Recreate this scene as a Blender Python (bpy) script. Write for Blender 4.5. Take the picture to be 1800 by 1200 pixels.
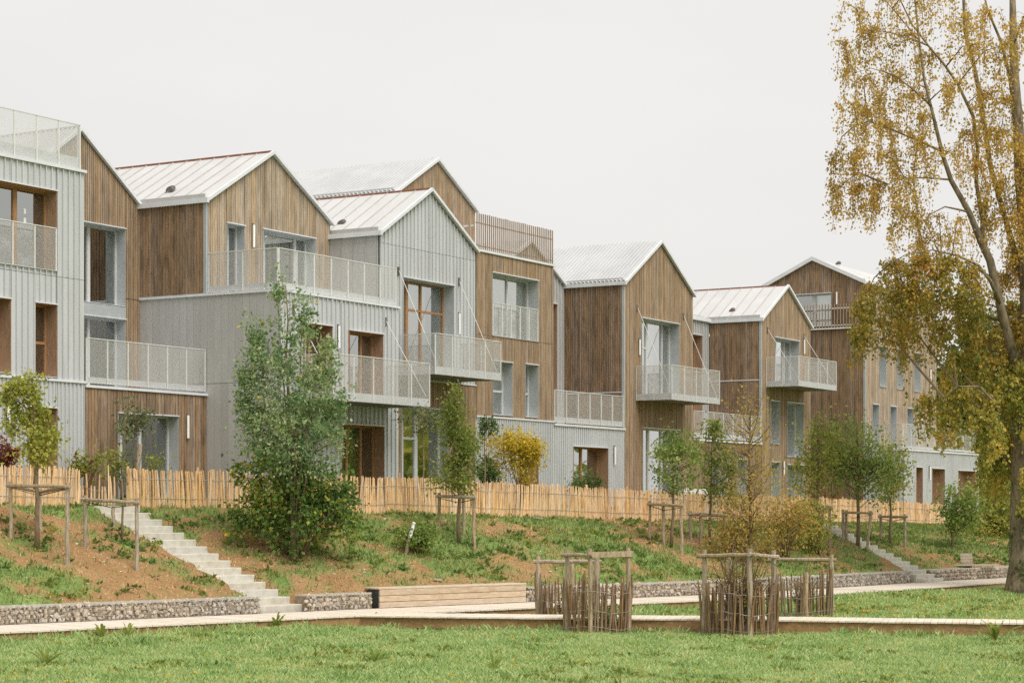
import bpy, bmesh, math, random
import numpy as np
from mathutils import Vector, Matrix, noise as mnoise

for _o in list(bpy.data.objects):
    bpy.data.objects.remove(_o)
scene = bpy.context.scene
COL = scene.collection

# ------------------------------------------------------------------ camera
# The camera stands level on the lawn's far side with a rising-front (shift) lens.
# World axes follow the terrace: X runs along the house fronts, Y runs into the houses.
FOC = 3600.0                                  # focal length in pixels of an 1800 px wide frame
EYE = 2.70                                    # eye above the lawn (lawn is z = 0)
AX = math.atan(2150.0 / 3600.0)               # angle between view axis and the house fronts
CA, SA = math.cos(AX), math.sin(AX)
cam_data = bpy.data.cameras.new("camera")
cam = bpy.data.objects.new("camera", cam_data)
COL.objects.link(cam)
cam_data.sensor_width = 36.0
cam_data.lens = 36.0 * FOC / 1800.0
cam_data.shift_y = 290.0 / 1800.0
cam_data.clip_start = 0.5
cam_data.clip_end = 6000.0
cam.location = (0, 0, EYE)
cam.rotation_euler = (math.radians(90), 0, AX - math.radians(90))
scene.camera = cam

# ------------------------------------------------------------------ sky and light (overcast)
world = bpy.data.worlds.new("World")
scene.world = world
world.use_nodes = True
_nt = world.node_tree
_bg = _nt.nodes["Background"]
SUN_EL, SUN_AZ = 54.0, -108.0                  # azimuth of the sun measured from +X towards +Y
_sky = _nt.nodes.new("ShaderNodeTexSky")
_sky.sky_type = 'NISHITA'
_sky.sun_disc = False
_sky.sun_elevation = math.radians(SUN_EL)
_sky.sun_rotation = math.radians(90.0 - SUN_AZ)
_sky.dust_density = 6.0
_hs = _nt.nodes.new("ShaderNodeHueSaturation")
_hs.inputs['Saturation'].default_value = 0.25
_mx = _nt.nodes.new("ShaderNodeMix")
_mx.data_type = 'RGBA'
_mx.inputs['Factor'].default_value = 0.93     # a closed, even cloud cover
_nt.links.new(_sky.outputs[0], _hs.inputs['Color'])
_nt.links.new(_hs.outputs[0], _mx.inputs['A'])
_ctc = _nt.nodes.new("ShaderNodeTexCoord")      # very faint cloud structure in the overcast
_cmp = _nt.nodes.new("ShaderNodeMapping")
_cmp.inputs['Scale'].default_value = (3.0, 3.0, 9.0)
_cn = _nt.nodes.new("ShaderNodeTexNoise")
_cn.inputs['Scale'].default_value = 1.3
_cn.inputs['Detail'].default_value = 4.0
_cc = _nt.nodes.new("ShaderNodeMix")
_cc.data_type = 'RGBA'
_cc.inputs['A'].default_value = (4.46, 4.37, 4.26, 1)
_cc.inputs['B'].default_value = (5.06, 4.96, 4.83, 1)
_nt.links.new(_ctc.outputs['Generated'], _cmp.inputs['Vector'])
_nt.links.new(_cmp.outputs[0], _cn.inputs['Vector'])
_nt.links.new(_cn.outputs['Fac'], _cc.inputs['Factor'])
_nt.links.new(_cc.outputs['Result'], _mx.inputs['B'])
_nt.links.new(_mx.outputs['Result'], _bg.inputs['Color'])
_bg.inputs['Strength'].default_value = 0.10

sun_data = bpy.data.lights.new("sun", 'SUN')
sun_data.energy = 1.5
sun_data.angle = math.radians(40)
sun_data.color = (1.0, 0.965, 0.92)
sun = bpy.data.objects.new("sun", sun_data)
COL.objects.link(sun)
_e, _a = math.radians(SUN_EL), math.radians(SUN_AZ)
_sd = Vector((math.cos(_e) * math.cos(_a), math.cos(_e) * math.sin(_a), math.sin(_e)))
sun.rotation_euler = _sd.to_track_quat('Z', 'Y').to_euler()
sun.location = (50, 0, 60)

vs = scene.view_settings
vs.view_transform = 'Standard'
vs.look = 'None'
vs.gamma = 1.0
vs.use_curve_mapping = False
vs.exposure = 0.90
scene.cycles.use_denoising = False
scene.cycles.max_bounces = 6
scene.cycles.diffuse_bounces = 3
scene.cycles.glossy_bounces = 3
scene.cycles.transparent_max_bounces = 12

# ------------------------------------------------------------------ small helpers
RNG = random.Random(7)


def lin(r, g, b):
    def c(x):
        x /= 255.0
        return x / 12.92 if x <= 0.04045 else ((x + 0.055) / 1.055) ** 2.4
    return (c(r), c(g), c(b), 1.0)


def tag(o, label=None, cat=None, group=None, kind=None):
    if label:
        o["label"] = label
    if cat:
        o["category"] = cat
    if group:
        o["group"] = group
    if kind:
        o["kind"] = kind
    return o


def empty(name, loc=(0, 0, 0), rz=0.0):
    o = bpy.data.objects.new(name, None)
    o.empty_display_size = 0.2
    o.location = loc
    o.rotation_euler = (0, 0, rz)
    COL.objects.link(o)
    return o


def thing(name, label, cat, loc=(0, 0, 0), group=None, rz=0.0):
    return tag(empty(name, loc, rz), label, cat, group)


def link_mesh(name, me, parent=None, keep_world=True):
    o = bpy.data.objects.new(name, me)
    COL.objects.link(o)
    if parent is not None:
        o.parent = parent
        if keep_world:
            o.matrix_parent_inverse = PINV(parent)
    return o


def world_of(o):
    m = Matrix.LocRotScale(o.location, o.rotation_euler, o.scale)
    if o.parent is not None:
        return world_of(o.parent) @ o.matrix_parent_inverse @ m
    return m


def PINV(p):
    return world_of(p).inverted()


class MB:
    """collects geometry in world coordinates and links it as ONE mesh object"""

    def __init__(s):
        s.v, s.f = [], []

    def box(s, x0, x1, y0, y1, z0, z1):
        n = len(s.v)
        s.v += [(x0, y0, z0), (x1, y0, z0), (x1, y1, z0), (x0, y1, z0), (x0, y0, z1), (x1, y0, z1), (x1, y1, z1), (x0, y1, z1)]
        s.f += [(n, n + 3, n + 2, n + 1), (n + 4, n + 5, n + 6, n + 7), (n, n + 1, n + 5, n + 4), (n + 1, n + 2, n + 6, n + 5), (n + 2, n + 3, n + 7, n + 6), (n + 3, n, n + 4, n + 7)]
        return s

    def hexa(s, p):
        n = len(s.v)
        s.v += [tuple(q) for q in p]
        s.f += [(n, n + 3, n + 2, n + 1), (n + 4, n + 5, n + 6, n + 7), (n, n + 1, n + 5, n + 4), (n + 1, n + 2, n + 6, n + 5), (n + 2, n + 3, n + 7, n + 6), (n + 3, n, n + 4, n + 7)]
        return s

    def quad(s, a, b, c, d):
        n = len(s.v)
        s.v += [tuple(a), tuple(b), tuple(c), tuple(d)]
        s.f.append((n, n + 1, n + 2, n + 3))
        return s

    def bar(s, a, b, w, h=None):
        """a square bar from a to b"""
        h = w if h is None else h
        a, b = Vector(a), Vector(b)
        d = (b - a).normalized()
        up = Vector((0, 0, 1)) if abs(d.z) < 0.95 else Vector((1, 0, 0))
        r = d.cross(up).normalized() * (w / 2)
        u = r.cross(d).normalized() * (h / 2)
        return s.hexa([a - r - u, a + r - u, b + r - u, b - r - u, a - r + u, a + r + u, b + r + u, b - r + u])

    def tube(s, pts, rad, sides=6, cap=True):
        pts = [Vector(p) for p in pts]
        if not isinstance(rad, (list, tuple)):
            rad = [rad] * len(pts)
        n0 = len(s.v)
        ref = None
        for i, p in enumerate(pts):
            d = (pts[min(i + 1, len(pts) - 1)] - pts[max(i - 1, 0)])
            if d.length < 1e-6:
                d = Vector((0, 0, 1))
            d.normalize()
            if ref is None:
                ref = Vector((1, 0, 0)) if abs(d.x) < 0.8 else Vector((0, 1, 0))
            r = (ref - d * ref.dot(d)).normalized()
            ref = r
            q = d.cross(r)
            for k in range(sides):
                t = 2 * math.pi * k / sides
                s.v.append(tuple(p + (r * math.cos(t) + q * math.sin(t)) * rad[i]))
        for i in range(len(pts) - 1):
            for k in range(sides):
                a = n0 + i * sides + k
                b = n0 + i * sides + (k + 1) % sides
                s.f.append((a, b, b + sides, a + sides))
        if cap:
            s.f.append(tuple(n0 + k for k in range(sides))[::-1])
            e = n0 + (len(pts) - 1) * sides
            s.f.append(tuple(e + k for k in range(sides)))
        return s

    def mesh(s, name, mat=None, smooth=False):
        me = bpy.data.meshes.new(name)
        me.from_pydata(s.v, [], s.f)
        if mat is not None:
            me.materials.append(mat)
        if smooth:
            me.polygons.foreach_set("use_smooth", [True] * len(me.polygons))
        me.update()
        return me

    def build(s, name, mat=None, parent=None, smooth=False, kind=None):
        if not s.v:
            return None
        o = link_mesh(name, s.mesh(name, mat, smooth), parent)
        if kind:
            o["kind"] = kind
        return o


def np_mesh(name, verts, faces, mat, smooth=False):
    """fast mesh from numpy arrays; faces all of one size"""
    me = bpy.data.meshes.new(name)
    nv, (nf, k) = len(verts), faces.shape
    me.vertices.add(nv)
    me.vertices.foreach_set("co", np.ascontiguousarray(verts, dtype=np.float32).ravel())
    me.loops.add(nf * k)
    me.loops.foreach_set("vertex_index", np.ascontiguousarray(faces, dtype=np.int32).ravel())
    me.polygons.add(nf)
    me.polygons.foreach_set("loop_start", np.arange(0, nf * k, k, dtype=np.int32))
    me.polygons.foreach_set("loop_total", np.full(nf, k, dtype=np.int32))
    if smooth:
        me.polygons.foreach_set("use_smooth", np.ones(nf, dtype=bool))
    me.update(calc_edges=True)
    me.validate()
    if mat is not None:
        me.materials.append(mat)
    return me


# ------------------------------------------------------------------ materials
MATS = {}


def new_mat(name):
    m = bpy.data.materials.new(name)
    m.use_nodes = True
    MATS[name] = m
    nt = m.node_tree
    return m, nt, nt.nodes["Principled BSDF"]


def N(nt, t, **kw):
    n = nt.nodes.new(t)
    for k, v in kw.items():
        setattr(n, k, v)
    return n


def L(nt, a, b):
    nt.links.new(a, b)


def surface(name, c1, c2, scale=4.0, stretch=(1, 1, 1), rough=0.7, detail=4.0, vary=0.0, by='island', metal=0.0,
            bump=0.0, bscale=30.0, spec=0.3, c3=None, c3scale=0.8, c3amt=0.0):
    """noise between two tones, a patchy third tone, piece-to-piece variation, optional bump"""
    m, nt, bs = new_mat(name)
    tc = N(nt, "ShaderNodeTexCoord")
    oi = N(nt, "ShaderNodeObjectInfo")
    mp = N(nt, "ShaderNodeMapping")
    mp.inputs['Scale'].default_value = stretch
    add = N(nt, "ShaderNodeVectorMath", operation='MULTIPLY_ADD')
    L(nt, oi.outputs['Random'], add.inputs[0])
    add.inputs[1].default_value = (37.0, 53.0, 71.0) if by == 'object' else (0, 0, 0)
    L(nt, tc.outputs['Object'], add.inputs[2])
    L(nt, add.outputs[0], mp.inputs['Vector'])
    nz = N(nt, "ShaderNodeTexNoise")
    nz.inputs['Scale'].default_value = scale
    nz.inputs['Detail'].default_value = detail
    nz.inputs['Roughness'].default_value = 0.6
    L(nt, mp.outputs[0], nz.inputs['Vector'])
    rmp = N(nt, "ShaderNodeMapRange")
    rmp.inputs['From Min'].default_value = 0.3
    rmp.inputs['From Max'].default_value = 0.7
    L(nt, nz.outputs['Fac'], rmp.inputs['Value'])
    mx = N(nt, "ShaderNodeMix", data_type='RGBA')
    mx.inputs['A'].default_value = c1
    mx.inputs['B'].default_value = c2
    L(nt, rmp.outputs[0], mx.inputs['Factor'])
    out = mx.outputs['Result']
    if c3 is not None:
        mp3 = N(nt, "ShaderNodeMapping")
        mp3.inputs['Scale'].default_value = tuple(q ** 0.6 for q in stretch)
        L(nt, add.outputs[0], mp3.inputs['Vector'])
        n3 = N(nt, "ShaderNodeTexNoise")
        n3.inputs['Scale'].default_value = c3scale
        n3.inputs['Detail'].default_value = 5.0
        L(nt, mp3.outputs[0], n3.inputs['Vector'])
        r3 = N(nt, "ShaderNodeMapRange")
        r3.inputs['From Min'].default_value = 0.48
        r3.inputs['From Max'].default_value = 0.66
        r3.inputs['To Max'].default_value = c3amt
        L(nt, n3.outputs['Fac'], r3.inputs['Value'])
        m3 = N(nt, "ShaderNodeMix", data_type='RGBA')
        L(nt, r3.outputs[0], m3.inputs['Factor'])
        L(nt, out, m3.inputs['A'])
        m3.inputs['B'].default_value = c3
        out = m3.outputs['Result']
    if vary > 0:
        hv = N(nt, "ShaderNodeHueSaturation")
        src = oi.outputs['Random']
        if by == 'island':
            gi = N(nt, "ShaderNodeNewGeometry")
            src = gi.outputs['Random Per Island']
        vr = N(nt, "ShaderNodeMapRange")
        vr.inputs['To Min'].default_value = 1.0 - vary
        vr.inputs['To Max'].default_value = 1.0 + vary
        L(nt, src, vr.inputs['Value'])
        L(nt, vr.outputs[0], hv.inputs['Value'])
        wn = N(nt, "ShaderNodeTexWhiteNoise", noise_dimensions='1D')
        L(nt, src, wn.inputs['W'])
        sr = N(nt, "ShaderNodeMapRange")
        sr.inputs['To Min'].default_value = 0.72
        sr.inputs['To Max'].default_value = 1.12
        L(nt, wn.outputs['Value'], sr.inputs['Value'])
        L(nt, sr.outputs[0], hv.inputs['Saturation'])
        L(nt, out, hv.inputs['Color'])
        out = hv.outputs[0]
    L(nt, out, bs.inputs['Base Color'])
    bs.inputs['Roughness'].default_value = rough
    bs.inputs['Metallic'].default_value = metal
    bs.inputs['Specular IOR Level'].default_value = spec
    if bump > 0:
        bn = N(nt, "ShaderNodeTexNoise")
        bn.inputs['Scale'].default_value = bscale
        bn.inputs['Detail'].default_value = 3.0
        L(nt, mp.outputs[0], bn.inputs['Vector'])
        bp = N(nt, "ShaderNodeBump")
        bp.inputs['Strength'].default_value = bump
        bp.inputs['Distance'].default_value = 0.02
        L(nt, bn.outputs['Fac'], bp.inputs['Height'])
        L(nt, bp.outputs[0], bs.inputs['Normal'])
    return m


def leaf_mat(name, tones, trans=0.48, vary=0.25):
    """leaf colours picked per leaf from a list of tones, thin and partly translucent"""
    m, nt, bs = new_mat(name)
    gi = N(nt, "ShaderNodeNewGeometry")
    rp = N(nt, "ShaderNodeValToRGB")
    rp.color_ramp.interpolation = 'LINEAR'
    el = rp.color_ramp.elements
    n = len(tones)
    el[0].position, el[0].color = 0.0, tones[0]
    el[1].position, el[1].color = 1.0, tones[-1]
    for i in range(1, n - 1):
        e = el.new(i / (n - 1))
        e.color = tones[i]
    tc = N(nt, "ShaderNodeTexCoord")
    nz = N(nt, "ShaderNodeTexNoise")
    nz.inputs['Scale'].default_value = 0.9
    nz.inputs['Detail'].default_value = 2.0
    L(nt, tc.outputs['Object'], nz.inputs['Vector'])
    ad = N(nt, "ShaderNodeMath", operation='MULTIPLY_ADD')
    L(nt, gi.outputs['Random Per Island'], ad.inputs[0])
    ad.inputs[1].default_value = 0.75
    sb = N(nt, "ShaderNodeMath", operation='MULTIPLY_ADD')
    L(nt, nz.outputs['Fac'], sb.inputs[0])
    sb.inputs[1].default_value = 1.1
    sb.inputs[2].default_value = -0.42
    L(nt, sb.outputs[0], ad.inputs[2])
    L(nt, ad.outputs[0], rp.inputs['Fac'])
    L(nt, rp.outputs['Color'], bs.inputs['Base Color'])
    bs.inputs['Roughness'].default_value = 0.55
    bs.inputs['Specular IOR Level'].default_value = 0.25
    tr = N(nt, "ShaderNodeBsdfTranslucent")
    L(nt, rp.outputs['Color'], tr.inputs['Color'])
    ms = N(nt, "ShaderNodeMixShader")
    ms.inputs[0].default_value = trans
    L(nt, bs.outputs[0], ms.inputs[1])
    L(nt, tr.outputs[0], ms.inputs[2])
    L(nt, ms.outputs[0], nt.nodes["Material Output"].inputs['Surface'])
    return m


surface("larch", lin(191, 172, 146), lin(150, 126, 99), scale=4, stretch=(14, 14, 0.8), rough=0.85, vary=0.16, bump=0.3,
        c3=lin(132, 116, 98), c3scale=1.2, c3amt=0.7)
surface("larch_narrow", lin(179, 154, 124), lin(140, 113, 84), scale=4, stretch=(14, 14, 0.7), rough=0.85, vary=0.16, bump=0.3,
        c3=lin(122, 104, 84), c3scale=1.2, c3amt=0.65)
surface("larch_brown", lin(169, 141, 112), lin(123, 97, 72), scale=4, stretch=(14, 14, 0.8), rough=0.85, vary=0.17, bump=0.3,
        c3=lin(100, 84, 68), c3scale=1.4, c3amt=0.7)
surface("membrane", lin(70, 56, 44), lin(58, 46, 36), rough=0.9)
surface("zinc", lin(202, 204, 205), lin(191, 193, 194), scale=0.9, stretch=(1.5, 1.5, 0.25), rough=0.5, vary=0.035, by='object', spec=0.4, metal=0.1, c3=lin(180, 180, 177), c3scale=1.2, c3amt=.4)
surface("zinc_flat", lin(190, 189, 186), lin(179, 178, 175), scale=0.9, stretch=(1.5, 1.5, 0.25), rough=0.5, vary=0.03, by='object', spec=0.4, metal=0.1, c3=lin(168, 167, 163), c3scale=1.2, c3amt=.4)
surface("zinc_trim", lin(222, 224, 226), lin(208, 210, 213), scale=3, rough=0.45, spec=0.4)
surface("zinc_back", lin(92, 94, 94), lin(82, 84, 84), rough=0.6)
surface("roof_zinc", lin(204, 203, 201), lin(193, 192, 190), scale=0.8, rough=0.5, vary=0.02, by='object', spec=0.25)
surface("roof_seam_shade", lin(190, 185, 178), lin(174, 169, 162), rough=0.6)  # greyer than the panels: each rib's shadow line is painted into this colour
surface("roof_corrugated", lin(203, 204, 204), lin(190, 191, 191), scale=0.9, rough=0.6, spec=0.25)
surface("ridge_brown", lin(150, 100, 80), lin(122, 82, 64), rough=0.7)
surface("reveal_grey", lin(178, 182, 183), lin(164, 169, 170), scale=3, rough=0.5, spec=0.35)
surface("reveal_wood", lin(170, 126, 84), lin(130, 92, 58), scale=6, stretch=(8, 8, 0.7), rough=0.8, vary=0.1)
surface("frame_grey", lin(206, 208, 206), lin(196, 198, 197), rough=0.45)
surface("frame_wood", lin(178, 136, 94), lin(148, 108, 72), scale=8, stretch=(6, 6, 1), rough=0.6)
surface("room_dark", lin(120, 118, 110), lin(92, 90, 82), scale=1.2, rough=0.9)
surface("blind_white", lin(240, 239, 233), lin(230, 229, 222), scale=2, rough=0.9)
surface("concrete", lin(204, 199, 186), lin(186, 180, 166), scale=6, rough=0.9, vary=0.06, by='object', bump=0.25, bscale=40, c3=lin(172, 166, 148), c3scale=3, c3amt=0.5)
surface("deck", lin(228, 216, 198), lin(208, 194, 174), scale=8, stretch=(1, 1, 1), rough=0.8, vary=0.05, by='object', bump=0.2)
surface("deck_beam", lin(176, 142, 102), lin(138, 106, 72), scale=6, stretch=(2, 2, 4), rough=0.9)
surface("bench_wood", lin(206, 191, 169), lin(178, 158, 133), scale=5, stretch=(1.0, 1.0, 12), rough=0.75, vary=0.09, by='object', bump=0.2, c3=lin(160, 132, 106), c3scale=3, c3amt=.4)
surface("bench_metal", lin(70, 82, 82), lin(56, 66, 66), rough=0.5)
surface("stone_pale", lin(226, 212, 192), lin(178, 160, 138), scale=9, rough=0.9, vary=0.2, by='object', bump=0.5, bscale=25)
surface("stone_core", lin(160, 144, 122), lin(130, 114, 94), scale=9, rough=0.95)
surface("stone_cap", lin(190, 188, 180), lin(172, 168, 158), scale=8, rough=0.9)
surface("wire", lin(180, 178, 170), lin(160, 158, 150), rough=0.5, metal=0.3)
surface("chestnut", lin(238, 204, 156), lin(211, 168, 116), scale=7, stretch=(8, 8, 0.9), rough=0.8, vary=0.17, by='object', c3=lin(172, 122, 78), c3scale=2.0, c3amt=0.55)
surface("chestnut_old", lin(160, 130, 96), lin(116, 90, 62), scale=9, stretch=(6, 6, 0.8), rough=0.9, vary=0.28, by='object', c3=lin(88, 70, 50), c3scale=3, c3amt=0.5)
surface("stake", lin(192, 174, 148), lin(150, 130, 104), scale=7, stretch=(5, 5, 0.8), rough=0.9, vary=0.1, by='object', bump=0.4, c3=lin(120, 102, 80), c3scale=5, c3amt=.5)
surface("bark", lin(148, 128, 104), lin(108, 92, 72), scale=6, stretch=(3, 3, 1), rough=0.95, bump=0.6, bscale=14)
surface("bark_birch", lin(158, 142, 118), lin(106, 94, 76), scale=5, stretch=(2.5, 2.5, 0.8), rough=0.95, bump=0.9, bscale=8, c3=lin(76, 68, 56), c3scale=2.5, c3amt=0.6)
surface("twig", lin(134, 112, 86), lin(100, 84, 64), rough=0.9)
surface("white_plastic", lin(240, 240, 236), lin(232, 232, 228), rough=0.4)
surface("dark_metal", lin(112, 104, 96), lin(90, 84, 78), rough=0.5)
surface("black_band", lin(48, 44, 40), lin(38, 36, 32), rough=0.8)
surface("galvanised", lin(226, 226, 221), lin(212, 212, 207), scale=5, rough=0.45, metal=0.1)
surface("soffit", lin(128, 120, 110), lin(112, 106, 96), rough=0.8)


def glass_mat():
    m, nt, bs = new_mat("glass")
    fr = N(nt, "ShaderNodeFresnel")
    fr.inputs['IOR'].default_value = 1.5
    am = N(nt, "ShaderNodeMath", operation='MULTIPLY_ADD', use_clamp=True)      # coated double glazing: two panes, four faces
    am.inputs[1].default_value = 4.5
    am.inputs[2].default_value = 0.20
    L(nt, fr.outputs[0], am.inputs[0])
    gl = N(nt, "ShaderNodeBsdfGlossy")
    gl.inputs['Roughness'].default_value = 0.015
    gl.inputs['Color'].default_value = (0.95, 0.97, 0.95, 1)
    tr = N(nt, "ShaderNodeBsdfTransparent")
    tr.inputs['Color'].default_value = (0.80, 0.84, 0.80, 1)
    ms = N(nt, "ShaderNodeMixShader")
    L(nt, am.outputs[0], ms.inputs[0])
    L(nt, tr.outputs[0], ms.inputs[1])
    L(nt, gl.outputs[0], ms.inputs[2])
    L(nt, ms.outputs[0], nt.nodes["Material Output"].inputs['Surface'])


glass_mat()


def mesh_mat():
    """expanded-metal sheet: diagonal strands about 28 mm apart with open diamonds between"""
    m, nt, bs = new_mat("expanded_metal")
    tc = N(nt, "ShaderNodeTexCoord")
    sp = N(nt, "ShaderNodeSeparateXYZ")
    L(nt, tc.outputs['Object'], sp.inputs[0])
    h = N(nt, "ShaderNodeMath", operation='ADD')
    L(nt, sp.outputs['X'], h.inputs[0])
    L(nt, sp.outputs['Y'], h.inputs[1])
    fac = None
    for sgn in (1, -1):
        k = N(nt, "ShaderNodeMath", operation='MULTIPLY_ADD')
        L(nt, sp.outputs['Z'], k.inputs[0])
        k.inputs[1].default_value = 1.7 * sgn
        L(nt, h.outputs[0], k.inputs[2])
        d = N(nt, "ShaderNodeMath", operation='DIVIDE')
        L(nt, k.outputs[0], d.inputs[0])
        d.inputs[1].default_value = 0.028
        fr = N(nt, "ShaderNodeMath", operation='FRACT')
        L(nt, d.outputs[0], fr.inputs[0])
        lt = N(nt, "ShaderNodeMath", operation='LESS_THAN')
        L(nt, fr.outputs[0], lt.inputs[0])
        lt.inputs[1].default_value = 0.21
        if fac is None:
            fac = lt
        else:
            mxx = N(nt, "ShaderNodeMath", operation='MAXIMUM')
            L(nt, fac.outputs[0], mxx.inputs[0])
            L(nt, lt.outputs[0], mxx.inputs[1])
            fac = mxx
    bs.inputs['Base Color'].default_value = lin(192, 191, 185)
    bs.inputs['Roughness'].default_value = 0.5
    tr = N(nt, "ShaderNodeBsdfTransparent")
    ms = N(nt, "ShaderNodeMixShader")
    L(nt, fac.outputs[0], ms.inputs[0])
    L(nt, tr.outputs[0], ms.inputs[1])
    L(nt, bs.outputs[0], ms.inputs[2])
    L(nt, ms.outputs[0], nt.nodes["Material Output"].inputs['Surface'])


mesh_mat()


def lamp_mat():
    m, nt, bs = new_mat("lamp_white")
    bs.inputs['Base Color'].default_value = lin(244, 244, 240)
    bs.inputs['Roughness'].default_value = 0.35


lamp_mat()
# ------------------------------------------------------------------ terrain
GX = [-50, 20, 30.2, 36.4, 39.5, 44.5, 50.3, 56.2, 63.6, 70, 80, 100, 130]      # foot of the bank (gabion face)
GY = [52, 33.0, 30.1, 28.35, 27.5, 25.9, 24.0, 22.9, 22.0, 20.6, 18.5, 15, 10]
FX = [-50, 20, 35, 39, 41.7, 45.9, 54.4, 61, 74, 86, 130]                       # fence on top of the bank
FY = [56, 37, 34.9, 34.7, 33.3, 31.0, 29.5, 29.0, 29.3, 29.6, 30]
ZF = [2.7, 2.7, 2.72, 2.70, 2.66, 2.55, 2.32, 2.18, 2.04, 1.86, 1.8]
BX = [-50, 36, 44, 50, 60, 65, 77, 88, 130]                                     # ground at the house fronts
BZ = [3.0, 3.0, 2.9, 2.72, 2.62, 2.55, 2.45, 2.45, 2.3]
DECK_Z = 0.31


def vnoise(x, y, seed=0):
    """smooth value noise on arrays"""
    xi, yi = np.floor(x).astype(np.int64), np.floor(y).astype(np.int64)
    xf, yf = x - xi, y - yi
    xf, yf = xf * xf * (3 - 2 * xf), yf * yf * (3 - 2 * yf)

    def h(a, b):
        n = (a * 374761393 + b * 668265263 + seed * 974634777) & 0x7fffffff
        n = ((n ^ (n >> 13)) * 1274126177) & 0x7fffffff
        return ((n ^ (n >> 16)) & 0xffff) / 65535.0
    return (h(xi, yi) * (1 - xf) + h(xi + 1, yi) * xf) * (1 - yf) + (h(xi, yi + 1) * (1 - xf) + h(xi + 1, yi + 1) * xf) * yf


def fnoise(x, y, seed=0, octv=4):
    s, a, t = 0.0, 0.5, 0.0
    for k in range(octv):
        s = s + a * vnoise(x * 2 ** k, y * 2 ** k, seed + k)
        t += a
        a *= 0.5
    return s / t


STAIRS = []                                   # (x0, y0, angle, run, rise, z0, count, width)
for _s in ((37.87, 28.20, -8, 0.40, 0.16, 0.31, 15, 1.45), (63.0, 21.65, -8, 0.29, 0.126, 0.31, 15, 1.2)):
    STAIRS.append(_s)


def terrain(x, y):
    x, y = np.asarray(x, float), np.asarray(y, float)
    g, f = np.interp(x, GX, GY), np.interp(x, FX, FY)
    s = y - g
    w = np.clip((s - 0.45) / np.maximum(f - g - 0.45, 0.5), 0, 1)
    zf = np.interp(x, FX, ZF)
    c_ = np.interp(x, [54, 61, 75], [0.22, 0.85, 0.85])
    prof = w * (1 + c_) - c_ * w * w
    z = 0.66 + (zf - 0.66) * prof
    z = z + (fnoise(x * 0.9, y * 0.9, 3) - 0.5) * 0.26 * np.clip(w * 6, 0, 1) * np.clip((1 - w) * 5, 0.15, 1)
    z = z + (fnoise(x * 4.0, y * 4.0, 9, 3) - 0.5) * 0.07
    b = np.clip((y - f) / 2.5, 0, 1)
    z = np.where(y > f, zf + (np.interp(x, BX, BZ) - zf) * b, z)
    lawn = (fnoise(x * 0.5, y * 0.5, 5) - 0.5) * 0.10
    lawn = lawn + np.interp(x, [30, 35, 37.5, 43, 46, 60], [0.12, 0.11, 0.0, 0.02, 0.15, 0.17]) * np.exp(-((s + 2.6) / 1.5) ** 2)
    step = np.clip((s - 0.2) / 0.2, 0, 1)
    z = lawn * (1 - step) + z * step
    for (x0, y0, an, run, rise, z0, cnt, wid) in STAIRS:
        a = math.radians(an)
        rx, ry = -math.sin(a), math.cos(a)
        p = (x - x0) * rx + (y - y0) * ry
        q = (x - x0) * math.cos(a) + (y - y0) * math.sin(a)
        line = z0 + rise * np.clip(p / run + 0.8, 0, cnt)
        along = np.clip((p - 0.3) / 0.5, 0, 1) * np.clip((run * cnt + 0.4 - p) / 0.6, 0, 1)
        lf = along * np.clip(1 - (-wid - q) / 1.3, 0, 1) * (q < -wid + 0.02)
        rt = along * np.clip(1 - q / 1.0, 0, 1) * (q > -0.02)
        z = z + (line + 0.03 - z) * lf
        z = z + (line - 0.12 - z) * rt
        inside = (p > -0.4) & (p < run * cnt + 0.3) & (q < 0.0) & (q > -wid + 0.16)
        z = np.where(inside, np.minimum(z, z0 + rise * p / run - 0.12), z)
    return z


def ground(x, y):
    return float(terrain(np.array([x]), np.array([y]))[0])


def ray(u, d):
    t = (u - 900.0) / FOC
    return d * (CA + SA * t), d * (SA - CA * t)


def at(u, v, d0=26.0, d1=140.0):
    """point of the ground seen at photo position (u, v)"""
    d = np.arange(d0, d1, 0.05)
    t = (u - 900.0) / FOC
    x, y = d * (CA + SA * t), d * (SA - CA * t)
    z = EYE + (890.0 - v) / FOC * d
    hit = np.nonzero(z <= terrain(x, y))[0]
    i = int(hit[0]) if len(hit) else len(d) - 1
    return Vector((x[i], y[i], ground(x[i], y[i]))), float(d[i])


def up_at(u, v, d):
    x, y = ray(u, d)
    return Vector((x, y, EYE + (890.0 - v) / FOC * d))


RIGHT = Vector((SA, -CA, 0))
FWD = Vector((CA, SA, 0))


def grass_mask(x, y):
    """1 where grass covers the bank, 0 where the soil lies bare"""
    g, f = np.interp(x, GX, GY), np.interp(x, FX, FY)
    s = y - g
    w = np.clip((s - 0.4) / (f - g - 0.4), 0, 1)
    n = fnoise(x * 0.55 + 3, y * 0.55, 21, 5)
    n2 = fnoise(x * 2.6, y * 2.6, 33, 4)
    bias = np.interp(x, [30, 36, 38.5, 41, 44, 50, 56, 62, 70, 85], [-0.10, -0.10, -0.16, -0.02, 0.05, 0.10, 0.04, -0.05, 0.03, 0.06])
    m = np.clip((n + 0.7 * (n2 - 0.5) + bias - 0.46) * 4.2 + 0.5, 0.04, 1)
    return np.where(s < 0.25, 1.0, m), s, w


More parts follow.
